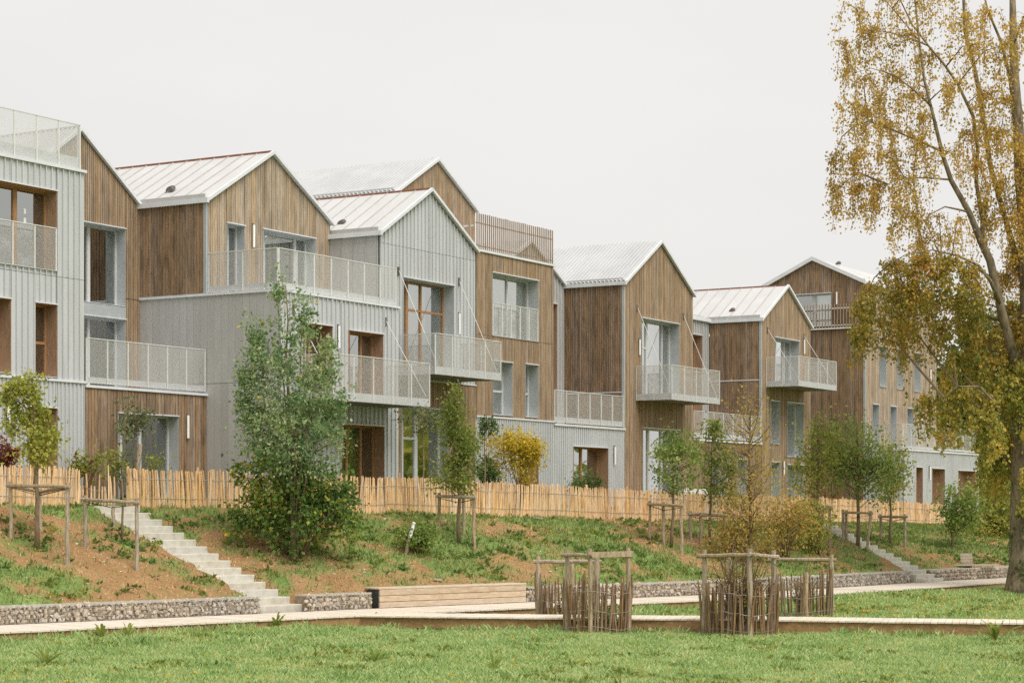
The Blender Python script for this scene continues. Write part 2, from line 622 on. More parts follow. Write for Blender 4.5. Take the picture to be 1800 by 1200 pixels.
def ground_material():
    m, nt, bs = new_mat("ground_cover")
    tc = N(nt, "ShaderNodeTexCoord")

    def noise(scale, det=6.0):
        n = N(nt, "ShaderNodeTexNoise")
        n.inputs['Scale'].default_value = scale
        n.inputs['Detail'].default_value = det
        L(nt, tc.outputs['Object'], n.inputs['Vector'])
        r = N(nt, "ShaderNodeMapRange")
        r.inputs['From Min'].default_value = 0.32
        r.inputs['From Max'].default_value = 0.68
        L(nt, n.outputs['Fac'], r.inputs['Value'])
        return r.outputs[0]

    def mixc(f, a, b):
        x = N(nt, "ShaderNodeMix", data_type='RGBA')
        L(nt, f, x.inputs['Factor'])
        for k, q in (('A', a), ('B', b)):
            if isinstance(q, tuple):
                x.inputs[k].default_value = q
            else:
                L(nt, q, x.inputs[k])
        return x.outputs['Result']
    soil = mixc(noise(1.3), lin(158, 122, 84), lin(200, 164, 120))
    soil = mixc(noise(7), soil, lin(164, 130, 92))
    soil = mixc(noise(26), soil, lin(134, 102, 70))
    green = mixc(noise(1.1), lin(114, 136, 75), lin(145, 163, 95))
    green = mixc(noise(12), green, lin(95, 119, 62))
    at_ = N(nt, "ShaderNodeAttribute")
    at_.attribute_name = "grass"
    L(nt, mixc(at_.outputs['Fac'], soil, green), bs.inputs['Base Color'])
    bs.inputs['Roughness'].default_value = 0.95
    bs.inputs['Specular IOR Level'].default_value = 0.1
    bn = N(nt, "ShaderNodeTexNoise")
    bn.inputs['Scale'].default_value = 14
    bn.inputs['Detail'].default_value = 5
    L(nt, tc.outputs['Object'], bn.inputs['Vector'])
    bp = N(nt, "ShaderNodeBump")
    bp.inputs['Strength'].default_value = 0.8
    bp.inputs['Distance'].default_value = 0.06
    L(nt, bn.outputs['Fac'], bp.inputs['Height'])
    L(nt, bp.outputs[0], bs.inputs['Normal'])
    return m


def build_ground():
    xs = np.concatenate([[-2000, -700, -250, -80, -20, 5], np.arange(18, 92, 0.16), [95, 100, 110, 130, 180, 300, 700, 2500]])
    ys = np.concatenate([[-2000, -700, -250, -80, -30, -12, -3], np.arange(4, 40, 0.16), [42, 46, 52, 60, 80, 130, 300, 800, 2500]])
    X, Y = np.meshgrid(xs, ys)
    Z = terrain(X, Y)
    far = (X < 0) | (X > 200) | (Y < -20) | (Y > 100)
    Z = np.where(far & (Y < np.interp(X, GX, GY)), -0.02, Z)
    nx, ny = len(xs), len(ys)
    v = np.stack([X.ravel(), Y.ravel(), Z.ravel()], 1)
    i = np.arange(nx * ny).reshape(ny, nx)
    f = np.stack([i[:-1, :-1].ravel(), i[:-1, 1:].ravel(), i[1:, 1:].ravel(), i[1:, :-1].ravel()], 1)
    me = np_mesh("ground", v, f, ground_material(), smooth=True)
    at_ = me.attributes.new("grass", 'FLOAT', 'POINT')
    mk, _, _ = grass_mask(X.ravel(), Y.ravel())
    at_.data.foreach_set("value", mk.astype(np.float32))
    tag(link_mesh("ground", me), "lawn rising into a half bare earth bank below the houses", "ground", kind="structure")


build_ground()


# ------------------------------------------------------------------ boardwalks
def resample(pts, step):
    out, acc = [], 0.0
    P = [Vector(p) for p in pts]
    nxt = 0.0
    for a, b in zip(P[:-1], P[1:]):
        ln = (b - a).length
        while nxt <= acc + ln:
            k = (nxt - acc) / ln
            out.append((a.lerp(b, k), (b - a).normalized()))
            nxt += step
        acc += ln
    return out


def plank_mesh(w, l, t):
    mb = MB()
    mb.box(-w / 2, w / 2, -l / 2, l / 2, -t, 0)
    return mb.mesh("deck_plank", MATS["deck"])


def boardwalk(name, label, pts, width, z, side):
    """planks laid across the path; pts is the edge line, side the unit sign of the path's extent"""
    root = tag(empty(name, (pts[0][0], pts[0][1], 0)), label, "path", kind="structure")
    pm = [plank_mesh(0.137, width + dl, 0.032) for dl in (0.0, 0.015, -0.01)]
    line = resample([(p[0], p[1], 0) for p in pts], 0.1455)
    r = random.Random(3)
    near = []
    for i, (p, t) in enumerate(line):
        n = Vector((t.y, -t.x, 0)) * side
        c = p + n * (width / 2 + r.uniform(-0.008, 0.008))
        near.append((p + n * (width - 0.06), t))
        o = link_mesh("deck_plank", pm[i % 3], root, keep_world=False)
        o.location = (c.x - root.location.x, c.y - root.location.y, z + r.uniform(-0.003, 0.002))
        o.rotation_euler = (0, 0, math.atan2(t.y, t.x) + r.uniform(-0.004, 0.004))
    for off, nm in ((width - 0.07, "edge_beam"), (0.08, "edge_beam")):
        mb = MB()
        k = 24
        for a in range(0, len(line) - 1, k):
            b = min(a + k, len(line) - 1)
            pa, ta = line[a]
            pb, tb = line[b]
            na = Vector((ta.y, -ta.x, 0)) * side
            nb = Vector((tb.y, -tb.x, 0)) * side
            A, B = pa + na * off, pb + nb * off
            mb2 = MB()
            mb2.bar((A.x, A.y, z - 0.15), (B.x, B.y, z - 0.15), 0.06, 0.225)
            mb2.build(nm, MATS["deck_beam"], root)
    return near


PATH1 = [(x, float(np.interp(x, GX, GY)) - 0.02) for x in (26.0, 30.2, 33.3, 36.4, 39.5, 42, 44.5, 47.4, 50.3, 53.2, 56.2, 60, 63.6, 67, 69.5, 75, 82)]
boardwalk("boardwalk", "pale timber boardwalk along the foot of the bank", PATH1, 2.1, DECK_Z, 1)
PATH2 = [(36.9, 26.4), (37.3, 25.0), (38.4, 21.85), (39.6, 18.9), (41.9, 11.6), (43.4, 7.5), (46.5, 0.0), (49.0, -5.0)]
boardwalk("boardwalk", "pale timber boardwalk branching off across the lawn", PATH2, 1.4, DECK_Z - 0.006, -1)


# ------------------------------------------------------------------ gabion walls
def stone_meshes(n=9, seed=4):
    r = random.Random(seed)
    out = []
    for k in range(n):
        bm = bmesh.new()
        for i in range(13):
            d = Vector((r.gauss(0, 1), r.gauss(0, 1), r.gauss(0, 1))).normalized() * r.uniform(0.8, 1.0)
            bm.verts.new((d.x * 0.5, d.y * 0.5, d.z * 0.5))
        bmesh.ops.convex_hull(bm, input=bm.verts)
        loose = [v for v in bm.verts if not v.link_faces]
        bmesh.ops.delete(bm, geom=loose, context='VERTS')
        me = bpy.data.meshes.new("stone")
        bm.to_mesh(me)
        bm.free()
        me.materials.append(MATS["stone_pale"])
        out.append(me)
    return out


STONES = stone_meshes()


def gabion(label, xa, xb, h=0.38, limit=300, sw=0.125):
    n = max(2, int((xb - xa) / 1.0))
    xs = [xa + (xb - xa) * i / n for i in range(n + 1)]
    pts = [(x, float(np.interp(x, GX, GY)), 0) for x in xs]
    root = thing("gabion_wall", label, "wall", (pts[0][0], pts[0][1], DECK_Z - 0.02))
    r = random.Random(int(xa * 10))
    core, cap, wire = MB(), MB(), MB()
    z0, z1 = DECK_Z - 0.3, DECK_Z + h
    for a, b in zip(pts[:-1], pts[1:]):
        A, B = Vector(a), Vector(b)
        t = (B - A).normalized()
        n_ = Vector((-t.y, t.x, 0))
        core.hexa([A + n_ * .07 + Vector((0, 0, z0)), B + n_ * .07 + Vector((0, 0, z0)), B + n_ * .5 + Vector((0, 0, z0)), A + n_ * .5 + Vector((0, 0, z0)),
                   A + n_ * .07 + Vector((0, 0, z1 - .05)), B + n_ * .07 + Vector((0, 0, z1 - .05)), B + n_ * .5 + Vector((0, 0, z1 - .05)), A + n_ * .5 + Vector((0, 0, z1 - .05))])
        cap.hexa([A + n_ * .03 + Vector((0, 0, z1 - .045)), B + n_ * .03 + Vector((0, 0, z1 - .045)), B + n_ * .48 + Vector((0, 0, z1 - .045)), A + n_ * .48 + Vector((0, 0, z1 - .045)),
                  A + n_ * .03 + Vector((0, 0, z1 - .012)), B + n_ * .03 + Vector((0, 0, z1 - .012)), B + n_ * .48 + Vector((0, 0, z1 - .012)), A + n_ * .48 + Vector((0, 0, z1 - .012))])
        ln = (B - A).length
        k = 0.0
        while k < ln:
            p = A + t * k - n_ * 0.035
            wire.bar((p.x, p.y, DECK_Z), (p.x, p.y, z1), 0.006)
            k += 0.1
        for zz in np.arange(DECK_Z + 0.02, z1 + 0.001, 0.09):
            wire.bar((A.x - n_.x * .035, A.y - n_.y * .035, zz), (B.x - n_.x * .035, B.y - n_.y * .035, zz), 0.006)
        wire.bar((A.x - n_.x * .035, A.y - n_.y * .035, z1), (B.x - n_.x * .035, B.y - n_.y * .035, z1), 0.012)
    core.build("stone_core", MATS["stone_core"], root)
    cap.build("geotextile_cap", MATS["stone_cap"], root)
    wire.build("wire_cage", MATS["wire"], root, kind="stuff")
    spots = []
    line = resample(pts, sw * 0.86)
    rows = int(round(h / (sw * 0.8)))
    for i, (p, t) in enumerate(line):
        for j in range(rows):
            spots.append((p, t, j, i))
    rest_v, rest_f = [], []
    for q, (p, t, j, i) in enumerate(spots):
        n_ = Vector((-t.y, t.x, 0))
        s = sw * r.uniform(0.85, 1.4)
        c = p + t * (r.uniform(-0.03, 0.03) + (0.05 if j % 2 else 0)) + n_ * (0.05 + r.uniform(-0.02, 0.04))
        loc = Vector((c.x, c.y, DECK_Z + (j + 0.5) * h / rows + r.uniform(-0.012, 0.012)))
        rot = (r.uniform(0, 6), r.uniform(0, 6), r.uniform(0, 6))
        sc = (s * r.uniform(.85, 1.3), s * r.uniform(0.7, 1.0), s * r.uniform(0.75, 1.0))
        me = STONES[r.randrange(len(STONES))]
        if q < limit:
            o = link_mesh("stone", me, root, keep_world=False)
            o.location = loc - root.location
            o.rotation_euler = rot
            o.scale = sc
        else:
            M = Matrix.LocRotScale(loc, Matrix.Rotation(rot[0], 3, 'X') @ Matrix.Rotation(rot[1], 3, 'Y') , Vector(sc))
            b = len(rest_v)
            rest_v += [tuple(M @ v.co) for v in me.vertices]
            rest_f += [tuple(b + k for k in pl.vertices) for pl in me.polygons]
    if rest_v:
        me = bpy.data.meshes.new("stones_beyond")
        me.from_pydata(rest_v, [], rest_f)
        me.materials.append(MATS["stone_far"])
        o = link_mesh("stone_filling", me, root)
        o["kind"] = "stuff"


surface("stone_far", lin(214, 204, 190), lin(160, 148, 132), scale=9, rough=0.9, vary=0.2, by='island', bump=0.4, bscale=25)
gabion("low gabion wall of pale stones left of the near stairs", 27.0, 36.45)
gabion("short gabion wall between the near stairs and the timber bench", 37.78, 39.55)
gabion("long low gabion wall from the bench to the far stairs", 44.3, 61.75)
gabion("low gabion wall at the far right behind the big tree", 63.2, 80.0, sw=0.14)


# ------------------------------------------------------------------ stairs
def stairs(label, spec):
    (x0, y0, an, run, rise, z0, cnt, wid) = spec
    a = math.radians(an)
    rv = Vector((-math.sin(a), math.cos(a), 0))
    qv = Vector((math.cos(a), math.sin(a), 0))
    root = thing("garden_stairs", label, "stairs", (x0, y0, z0))
    r = random.Random(cnt)
    for k in range(cnt):
        zt = z0 + rise * (k + 1)
        off = r.uniform(-0.015, 0.015)
        A = Vector((x0, y0, 0)) + rv * (run * k) + qv * off
        B = A - qv * wid
        dep = rv * (run + 0.08)
        p = []
        for zz in (zt - rise - 0.30, zt):
            p += [B + Vector((0, 0, zz)), A + Vector((0, 0, zz)), A + dep + Vector((0, 0, zz)), B + dep + Vector((0, 0, zz))]
        mb = MB()
        mb.hexa(p)
        o = mb.build("step", MATS["concrete"], root)
        bv = o.modifiers.new("edge", 'BEVEL')
        bv.width = 0.012
        bv.segments = 1


stairs("flight of concrete block steps climbing the bank at the left", STAIRS[0])
stairs("distant flight of concrete steps on the bank near the big tree", STAIRS[1])


# ------------------------------------------------------------------ timber bench at the bank's foot
def bench():
    g = lambda x: float(np.interp(x, GX, GY))
    xa, xb = 39.75, 44.15
    A, B = Vector((xa, g(xa) - 0.06, 0)), Vector((xb, g(xb) - 0.06, 0))
    t = (B - A).normalized()
    n = Vector((-t.y, t.x, 0))
    root = thing("timber_bench", "long solid timber bench of stacked planks with dark metal end", "bench", (A.x, A.y, DECK_Z))
    zs = [DECK_Z + 0.004, DECK_Z + 0.145, DECK_Z + 0.292, DECK_Z + 0.44]

    def slab(name, a, b, n0, n1, z0, z1, mat):
        mb = MB()
        mb.hexa([a + n * n0 + Vector((0, 0, z0)), b + n * n0 + Vector((0, 0, z0)), b + n * n1 + Vector((0, 0, z0)), a + n * n1 + Vector((0, 0, z0)),
                 a + n * n0 + Vector((0, 0, z1)), b + n * n0 + Vector((0, 0, z1)), b + n * n1 + Vector((0, 0, z1)), a + n * n1 + Vector((0, 0, z1))])
        o = mb.build(name, MATS[mat], root)
        bv = o.modifiers.new("edge", 'BEVEL')
        bv.width = 0.008
        bv.segments = 1
        return o
    for k in range(3):
        slab("front_plank", A + t * (0.004 * k), B, 0.0, 0.055, zs[k] + 0.005, zs[k + 1] - 0.005, "bench_wood")
    for k in range(4):
        slab("seat_plank", A - t * 0.02, B + t * 0.02, 0.005 + 0.145 * k, 0.145 * (k + 1) - 0.006, zs[3], zs[3] + 0.04, "bench_wood")
    slab("core", A + t * 0.06, B - t * 0.06, 0.06, 0.54, DECK_Z - 0.2, zs[3] - 0.004, "deck_beam")
    slab("end_panel", A + t * 0.03, A + t * 0.055, 0.065, 0.52, DECK_Z + 0.004, zs[3] - 0.03, "bench_metal")
    slab("end_post", A + t * 0.0, A + t * 0.05, 0.525, 0.57, DECK_Z + 0.004, zs[3] - 0.006, "deck_beam")


bench()


def lounge_seat():
    p, d = at(1705, 1004)
    p = Vector((66.4, float(np.interp(66.4, GX, GY)) + 0.35, DECK_Z + 0.40))
    root = thing("lounge_seat", "small slatted timber seat with tilted back on the far gabion", "seat", p)
    for k in range(4):
        mb = MB()
        mb.bar(p + FWD * (-0.3 + k * .16) - RIGHT * 0.75 + Vector((0, 0, 0.05)), p + FWD * (-.3 + k * .16) + RIGHT * 0.75 + Vector((0, 0, .05)), 0.14, 0.04)
        mb.build("seat_plank", MATS["bench_wood"], root)
    for k in range(4):
        q = p + FWD * (0.32 + 0.03 * k) + Vector((0, 0, 0.1 + k * 0.095))
        mb = MB()
        mb.bar(q - RIGHT * 0.38, q + RIGHT * 0.02, 0.03, 0.085)
        mb.build("back_plank", MATS["bench_wood"], root)
    for s in (-0.34, -0.02):
        mb = MB()
        mb.bar(p + FWD * .35 + RIGHT * s + Vector((0, 0, .0)), p + FWD * .47 + RIGHT * s + Vector((0, 0, .45)), 0.04)
        mb.build("back_support", MATS["deck_beam"], root)


lounge_seat()
# ------------------------------------------------------------------ houses: wall frames and builders
class Wall:
    """a vertical wall plane: 'F' faces the lawn (-Y), 'D' faces the left (-X). s runs along it, n points outwards"""

    def __init__(w, axis, c):
        w.ax, w.c = axis, c

    def p(w, s, n, z):
        return (s, w.c - n, z) if w.ax == 'F' else (w.c - n, s, z)

    def box(w, mb, s0, s1, n0, n1, z0, z1, t0=None, t1=None):
        """block on the wall; t0/t1: other top heights at s0/s1 (sloping top)"""
        t0 = z1 if t0 is None else t0
        t1 = z1 if t1 is None else t1
        if w.ax == 'F':
            mb.hexa([w.p(s0, n1, z0), w.p(s1, n1, z0), w.p(s1, n0, z0), w.p(s0, n0, z0), w.p(s0, n1, t0), w.p(s1, n1, t1), w.p(s1, n0, t1), w.p(s0, n0, t0)])
        else:
            mb.hexa([w.p(s1, n1, z0), w.p(s0, n1, z0), w.p(s0, n0, z0), w.p(s1, n0, z0), w.p(s1, n1, t1), w.p(s0, n1, t0), w.p(s0, n0, t0), w.p(s1, n0, t1)])


def const(z):
    return lambda s: z


def gable(s0, sm, s1, ze, zr, drop=0.03):
    def top(s):
        return (ze + (zr - ze) * (s - s0) / (sm - s0) if s <= sm else zr + (ze - zr) * (s - sm) / (s1 - sm)) - drop
    top.peak = sm
    return top


def columns(s0, s1, zb, top, ops, pitch):
    """vertical strips of a wall, cut by its openings: (a, b, z0, ta, tb, full) with ta/tb the top at a/b"""
    cuts = {s0, s1}
    k = s0
    while k < s1 - 1e-4:
        cuts.add(round(k, 5))
        k += pitch
    for (a, b, c, d) in ops:
        cuts.update([min(max(a, s0), s1), min(max(b, s0), s1)])
    if hasattr(top, 'peak') and s0 < top.peak < s1:
        cuts.add(top.peak)
    cs = sorted(cuts)
    res = []
    for a, b in zip(cs[:-1], cs[1:]):
        if b - a < 0.012:
            continue
        m = (a + b) / 2
        spans = [(zb, None)]
        for (oa, ob, oc, od) in ops:
            if oa < m < ob:
                ns = []
                for (z0, z1) in spans:
                    hi = top(m) if z1 is None else z1
                    if oc > z0 + 0.02:
                        ns.append((z0, min(oc, hi)))
                    if od < hi - 0.02:
                        ns.append((max(od, z0), z1))
                spans = ns
        for (z0, z1) in spans:
            if z1 is None:
                res.append((a, b, z0, top(a), top(b)))
            elif z1 - z0 > 0.02:
                res.append((a, b, z0, z1, z1))
    return res


class House:
    def __init__(h, name, label, loc):
        h.root = thing(name, label, "house", loc, "terraced houses above the bank")
        h.r = random.Random(int(loc[0] * 100))

    def backing(h, W, s0, s1, zb, top, ops, mat="membrane"):
        mb = MB()
        for (a, b, z0, ta, tb) in columns(s0, s1, zb, top, ops, 99.0):
            W.box(mb, a, b, -0.24, 0.0, z0, None if ta is None else ta, ta, tb)
        mb.build("wall", MATS[mat], h.root)

    def boards(h, W, s0, s1, zb, top, ops, pitch=0.105, gap=0.012, depth=0.03, mat="larch", back=True):
        if back:
            h.backing(W, s0, s1, zb, top, ops)
        mb = MB()
        for (a, b, z0, ta, tb) in columns(s0, s1, zb, top, ops, pitch):
            dn = h.r.uniform(-0.006, 0.006)
            W.box(mb, a + gap / 2, b - gap / 2, 0.004, depth + dn, z0, ta, ta, tb)
        mb.build("timber_boards", MATS[mat], h.root, kind="stuff")

    def seams(h, W, s0, s1, zb, top, ops, pitch=0.21, rib=0.06, ribw=0.028, mat="zinc", joint=None):
        """standing-seam metal: every pan is a panel of its own with the upstand along its edge"""
        h.backing(W, s0, s1, zb, top, ops, "zinc_back")
        cols = columns(s0, s1, zb, top, ops, pitch)
        for (a, b, z0, ta, tb) in cols:
            parts = [(z0, ta, tb)]
            if joint and z0 < joint - 0.1 and min(ta, tb) > joint + 0.1:
                parts = [(z0, joint - 0.006, joint - 0.006), (joint + 0.006, ta, tb)]
            for (c, t0, t1) in parts:
                mb = MB()
                if rib > 0:
                    W.box(mb, a + ribw + .014, b, 0.004, 0.014, c, t0, t0 + (t1 - t0) * ribw / (b - a), t1)
                    W.box(mb, a, a + ribw, 0.004, rib, c, t0, t0, t0 + (t1 - t0) * ribw / (b - a))
                else:
                    W.box(mb, a + 0.003, b - 0.003, 0.004, 0.016, c, t0, t0, t1)
                mb.build("metal_panel", MATS[mat], h.root)

    def ribbed(h, W, s0, s1, zb, top, ops, pitch=0.12, mat="zinc"):
        """closely ribbed metal sheet, too fine to pick single ribs apart"""
        h.backing(W, s0, s1, zb, top, ops, "zinc_back")
        mb = MB()
        for (a, b, z0, ta, tb) in columns(s0, s1, zb, top, ops, pitch):
            m = a + (b - a) * 0.5
            W.box(mb, a, m, 0.004, 0.012, z0, ta, ta, tb)
            W.box(mb, m, b, 0.004, 0.04, z0, ta, ta, tb)
        mb.build("ribbed_sheet", MATS[mat], h.root, kind="stuff")

    def strip(h, W, s0, s1, z0, z1, n1=0.07, n0=0.0, name="flashing", mat="zinc_trim"):
        mb = MB()
        W.box(mb, s0, s1, n0, n1, z0, z1)
        return mb.build(name, MATS[mat], h.root)

    def window(h, W, s0, s1, z0, z1, dep=0.33, rev="reveal_grey", fr="frame_grey", mull=(), trans=(), blind=(), fw=0.055,
               head=True, kind="window", proud=0.055, tags=()):
        R = h.root
        mb = MB()
        nf0, nf1 = -dep - 0.05, -dep + 0.03
        for (a, b) in ((s0 + .016, s0 + fw), (s1 - fw, s1 - .016)):
            W.box(mb, a, b, nf0, nf1, z0 + .016, z1 - .016)
        W.box(mb, s0 + fw, s1 - fw, nf0, nf1 - .004, z1 - fw, z1 - .016)
        W.box(mb, s0 + fw, s1 - fw, nf0, nf1 - .004, z0 + .016, z0 + fw)
        for m in mull:
            ms, mw = (m if isinstance(m, tuple) else (m, fw * 1.2))
            W.box(mb, ms - mw / 2, ms + mw / 2, nf0, nf1 - .002, z0 + fw, z1 - fw)
        for (tz, ta, tb) in trans:
            W.box(mb, ta, tb, nf0, nf1 - .007, tz - fw * 0.6, tz + fw * 0.6)
        win = mb.build(kind, MATS[fr], R)
        # reveal lining
        mb = MB()
        W.box(mb, s1 - 0.016, s1, -dep - .05, proud, z0, z1)
        W.box(mb, s0, s0 + 0.016, -dep - .05, proud, z0, z1)
        W.box(mb, s0 + .016, s1 - .016, -dep - .05, proud - .003, z1 - 0.016, z1)
        mb.build("reveal", MATS[rev], win)
        mb = MB()
        W.box(mb, s0 + .016, s1 - .016, -dep - .05, proud + 0.02, z0, z0 + 0.014)
        mb.build("sill", MATS["zinc_trim"], win)
        if head:
            mb = MB()
            W.box(mb, s0 - .01, s1 + .01, proud - .02, proud + .035, z1 + .002, z1 + .03)
            mb.build("head_flashing", MATS["zinc_trim"], win)
        # panes between the mullions
        br = sorted([s0 + fw] + [(m[0] if isinstance(m, tuple) else m) for m in mull] + [s1 - fw])
        for a, b in zip(br[:-1], br[1:]):
            mb = MB()
            mb.quad(W.p(a, -dep - .012, z0 + fw * .8), W.p(b, -dep - .012, z0 + fw * .8), W.p(b, -dep - .012, z1 - fw * .8), W.p(a, -dep - .012, z1 - fw * .8))
            mb.build("pane", MATS["glass"], win)
        for (ts, tz) in tags:       # maker's labels still stuck to the panes
            mb = MB()
            W.box(mb, ts, ts + .08, -dep - .011, -dep - .008, tz, tz + .13)
            mb.build("pane_sticker", MATS["white_plastic"], win)
        # the room behind: back wall, sides, floor, ceiling
        mb = MB()
        n1, n2 = -dep - 0.06, -dep - 1.9
        q = W.p
        mb.quad(q(s0, n2, z0), q(s1, n2, z0), q(s1, n2, z1), q(s0, n2, z1))
        mb.quad(q(s0, n1, z0), q(s0, n2, z0), q(s0, n2, z1), q(s0, n1, z1))
        mb.quad(q(s1, n1, z0), q(s1, n2, z0), q(s1, n2, z1), q(s1, n1, z1))
        mb.quad(q(s0, n1, z0), q(s1, n1, z0), q(s1, n2, z0), q(s0, n2, z0))
        mb.quad(q(s0, n1, z1), q(s1, n1, z1), q(s1, n2, z1), q(s0, n2, z1))
        mb.build("room", MATS["room_dark"], win)
        for bl in blind:
            a, b = bl[0], bl[1]
            zb_ = bl[2] if len(bl) > 2 else z0 + fw
            mb = MB()
            W.box(mb, a, b, -dep - 0.085, -dep - 0.08, zb_, z1 - fw * .6)
            mb.build("blind", MATS["blind_white"], win)
        return win

    def railing(h, W, s0, s1, z0, z1, n, nb, kick=0.13, name="railing", both_ends=True):
        """expanded-metal guard in nb bays: handrail (the part), posts, sheets, kick plate (sub-parts)"""
        mb = MB()
        W.box(mb, s0, s1, n - 0.012, n + 0.028, z1 - 0.02, z1)
        rl = mb.build(name, MATS["galvanised"], h.root)
        xs = [s0 + (s1 - s0) * i / nb for i in range(nb + 1)]
        for i, x in enumerate(xs):
            mb = MB()
            W.box(mb, x - 0.017, x + 0.017, n - 0.014, n + 0.018, z0, z1 - 0.021)
            mb.build("post", MATS["galvanised"], rl)
        for a, b in zip(xs[:-1], xs[1:]):
            mb = MB()
            mb.quad(W.p(a + .02, n + .013, z0 + .01), W.p(b - .02, n + .013, z0 + .01), W.p(b - .02, n + .013, z1 - .022), W.p(a + .02, n + .013, z1 - .022))
            mb.build("mesh_panel", MATS["expanded_metal"], rl)
        if kick:
            mb = MB()
            W.box(mb, s0 + .02, s1 - .02, n - 0.034, n - 0.022, z0 + .005, z0 + kick)
            mb.build("kick_plate", MATS["zinc_trim"], rl)
        return rl

    def balcony(h, W, s0, s1, dep, zb, zt, nb, nd, stay=None, plate=0.24):
        R = h.root
        mb = MB()
        W.box(mb, s0 + .02, s1 - .02, 0.06, dep - .03, zb + 0.015, zb + plate - .02)
        bal = mb.build("balcony", MATS["soffit"], R)
        mb = MB()
        W.box(mb, s0 + .012, s1 - .012, dep - .028, dep - .014, zb + .01, zb + plate)
        W.box(mb, s0 + .004, s0 + .018, 0.06, dep - .03, zb + .01, zb + plate)
        W.box(mb, s1 - .018, s1 - .004, 0.06, dep - .03, zb + .01, zb + plate)
        mb.build("fascia", MATS["zinc_trim"], bal)
        mb = MB()
        W.box(mb, s0 - .012, s1 + .012, dep - 0.012, dep + 0.028, zt - .02, zt)
        W.box(mb, s0 - .012, s0 + .026, 0.06, dep - 0.014, zt - .022, zt - .002)
        W.box(mb, s1 - .026, s1 + .012, 0.06, dep - 0.014, zt - .022, zt - .002)
        mb.build("handrail", MATS["galvanised"], bal)
        xs = [s0 + (s1 - s0) * i / nb for i in range(nb + 1)]
        for x in xs:
            mb = MB()
            W.box(mb, x - 0.016, x + 0.016, dep - 0.013, dep + 0.016, zb, zt - 0.021)
            mb.build("post", MATS["galvanised"], bal)
        for a, b in zip(xs[:-1], xs[1:]):
            mb = MB()
            mb.quad(W.p(a + .018, dep + .011, zb), W.p(b - .018, dep + .011, zb), W.p(b - .018, dep + .011, zt - .022), W.p(a + .018, dep + .011, zt - .022))
            mb.build("mesh_panel", MATS["expanded_metal"], bal)
        for sx in (s0, s1):
            ns = [0.07 + (dep - 0.07) * i / nd for i in range(nd + 1)]
            for nn in ns[:-1]:
                mb = MB()
                W.box(mb, sx - .010, sx + .010, nn - .015, nn + .015, zb, zt - .023)
                mb.build("post", MATS["galvanised"], bal)
            for a, b in zip(ns[:-1], ns[1:]):
                o = -0.013 if sx == s0 else 0.011
                mb = MB()
                mb.quad(W.p(sx + o, a + .016, zb), W.p(sx + o, b - .016, zb), W.p(sx + o, b - .016, zt - .023), W.p(sx + o, a + .016, zt - .023))
                mb.build("mesh_panel", MATS["expanded_metal"], bal)
        if stay:
            (sa, sb, za, zc) = stay
            for ss in (sa, sb):
                mb = MB()
                mb.tube([W.p(ss, 0.07, za), W.p(ss + 0.01, dep - 0.06, zc)], 0.011, 6)
                mb.build("stay_rod", MATS["galvanised"], bal)
                mb = MB()
                W.box(mb, ss - .03, ss + .03, 0.012, 0.06, za - 0.14, za + 0.12)
                mb.build("anchor_plate", MATS["dark_metal"], bal)
        return bal

    def gable_roof(h, xl, xm, xr, ze, zr, y0, y1, kind, pitch=0.52, gut=True, ridge=True, verge=0.09):
        """ridge along Y. kind: 'seam' (single wide panels) or 'corr' (corrugated sheet)"""
        R = h.root
        ov, th = 0.05, 0.05

        def lp(x_eave, k):          # point on a slope, k from eave (0) to ridge (1)
            return (x_eave + (xm - x_eave) * k, ze + (zr - ze) * k)
        for side, xe in (("l", xl - ov), ("r", xr + ov)):
            (xa, za), (xb, zb) = lp(xe, 0.0), lp(xe, 1.0)
            if kind == 'seam':
                y = y0
                while y < y1 - 1e-3:
                    yb = min(y + pitch, y1)
                    mb = MB()
                    mb.hexa([(xa, y + .002, za), (xa, yb - .002, za), (xb, yb - .002, zb), (xb, y + .002, zb),
                             (xa, y + .002, za + th), (xa, yb - .002, za + th), (xb, yb - .002, zb + th), (xb, y + .002, zb + th)])
                    pn = mb.build("roof_panel", MATS["roof_zinc"], R)
                    mb = MB()
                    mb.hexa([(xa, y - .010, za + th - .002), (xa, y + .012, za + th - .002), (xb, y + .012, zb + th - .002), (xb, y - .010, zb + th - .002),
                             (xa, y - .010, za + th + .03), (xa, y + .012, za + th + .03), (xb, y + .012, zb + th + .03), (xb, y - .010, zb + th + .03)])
                    mb.build("seam", MATS["roof_seam_shade"], pn)
                    y = yb
            else:
                pw = 0.165
                n = int((y1 - y0) / pw)
                prof = ((0.0, 0.0), (0.08, 0.075), (0.5, 0.075), (0.58, 0.0))
                rows = [(y0 + (i + a) * pw, b) for i in range(n) for (a, b) in prof]
                mb = MB()
                for (y, dz) in rows:
                    mb.v += [(xa, y, za + th + dz), (xb, y, zb + th + dz)]
                for i in range(len(rows) - 1):
                    mb.f.append((2 * i, 2 * i + 2, 2 * i + 3, 2 * i + 1))
                mb.build("corrugated_roof", MATS["roof_corrugated"], R)
                mb = MB()
                mb.hexa([(xa, y0, za), (xa, y1, za), (xb, y1, zb), (xb, y0, zb), (xa, y0, za + th - .025), (xa, y1, za + th - .025), (xb, y1, zb + th - .025), (xb, y0, zb + th - .025)])
                mb.build("roof_deck", MATS["zinc_flat"], R)
            # verge trim on the gable
            mb = MB()
            e = 0.02 if side == "l" else -0.02
            mb.hexa([(xa, y0 - .10, za - .01), (xb, y0 - .10, zb - .01), (xb, y0 - .004, zb - .01), (xa, y0 - .004, za - .01),
                     (xa, y0 - .10, za + verge), (xb, y0 - .10, zb + verge), (xb, y0 - .004, zb + verge), (xa, y0 - .004, za + verge)])
            mb.build("verge_trim", MATS["zinc_trim"], R)
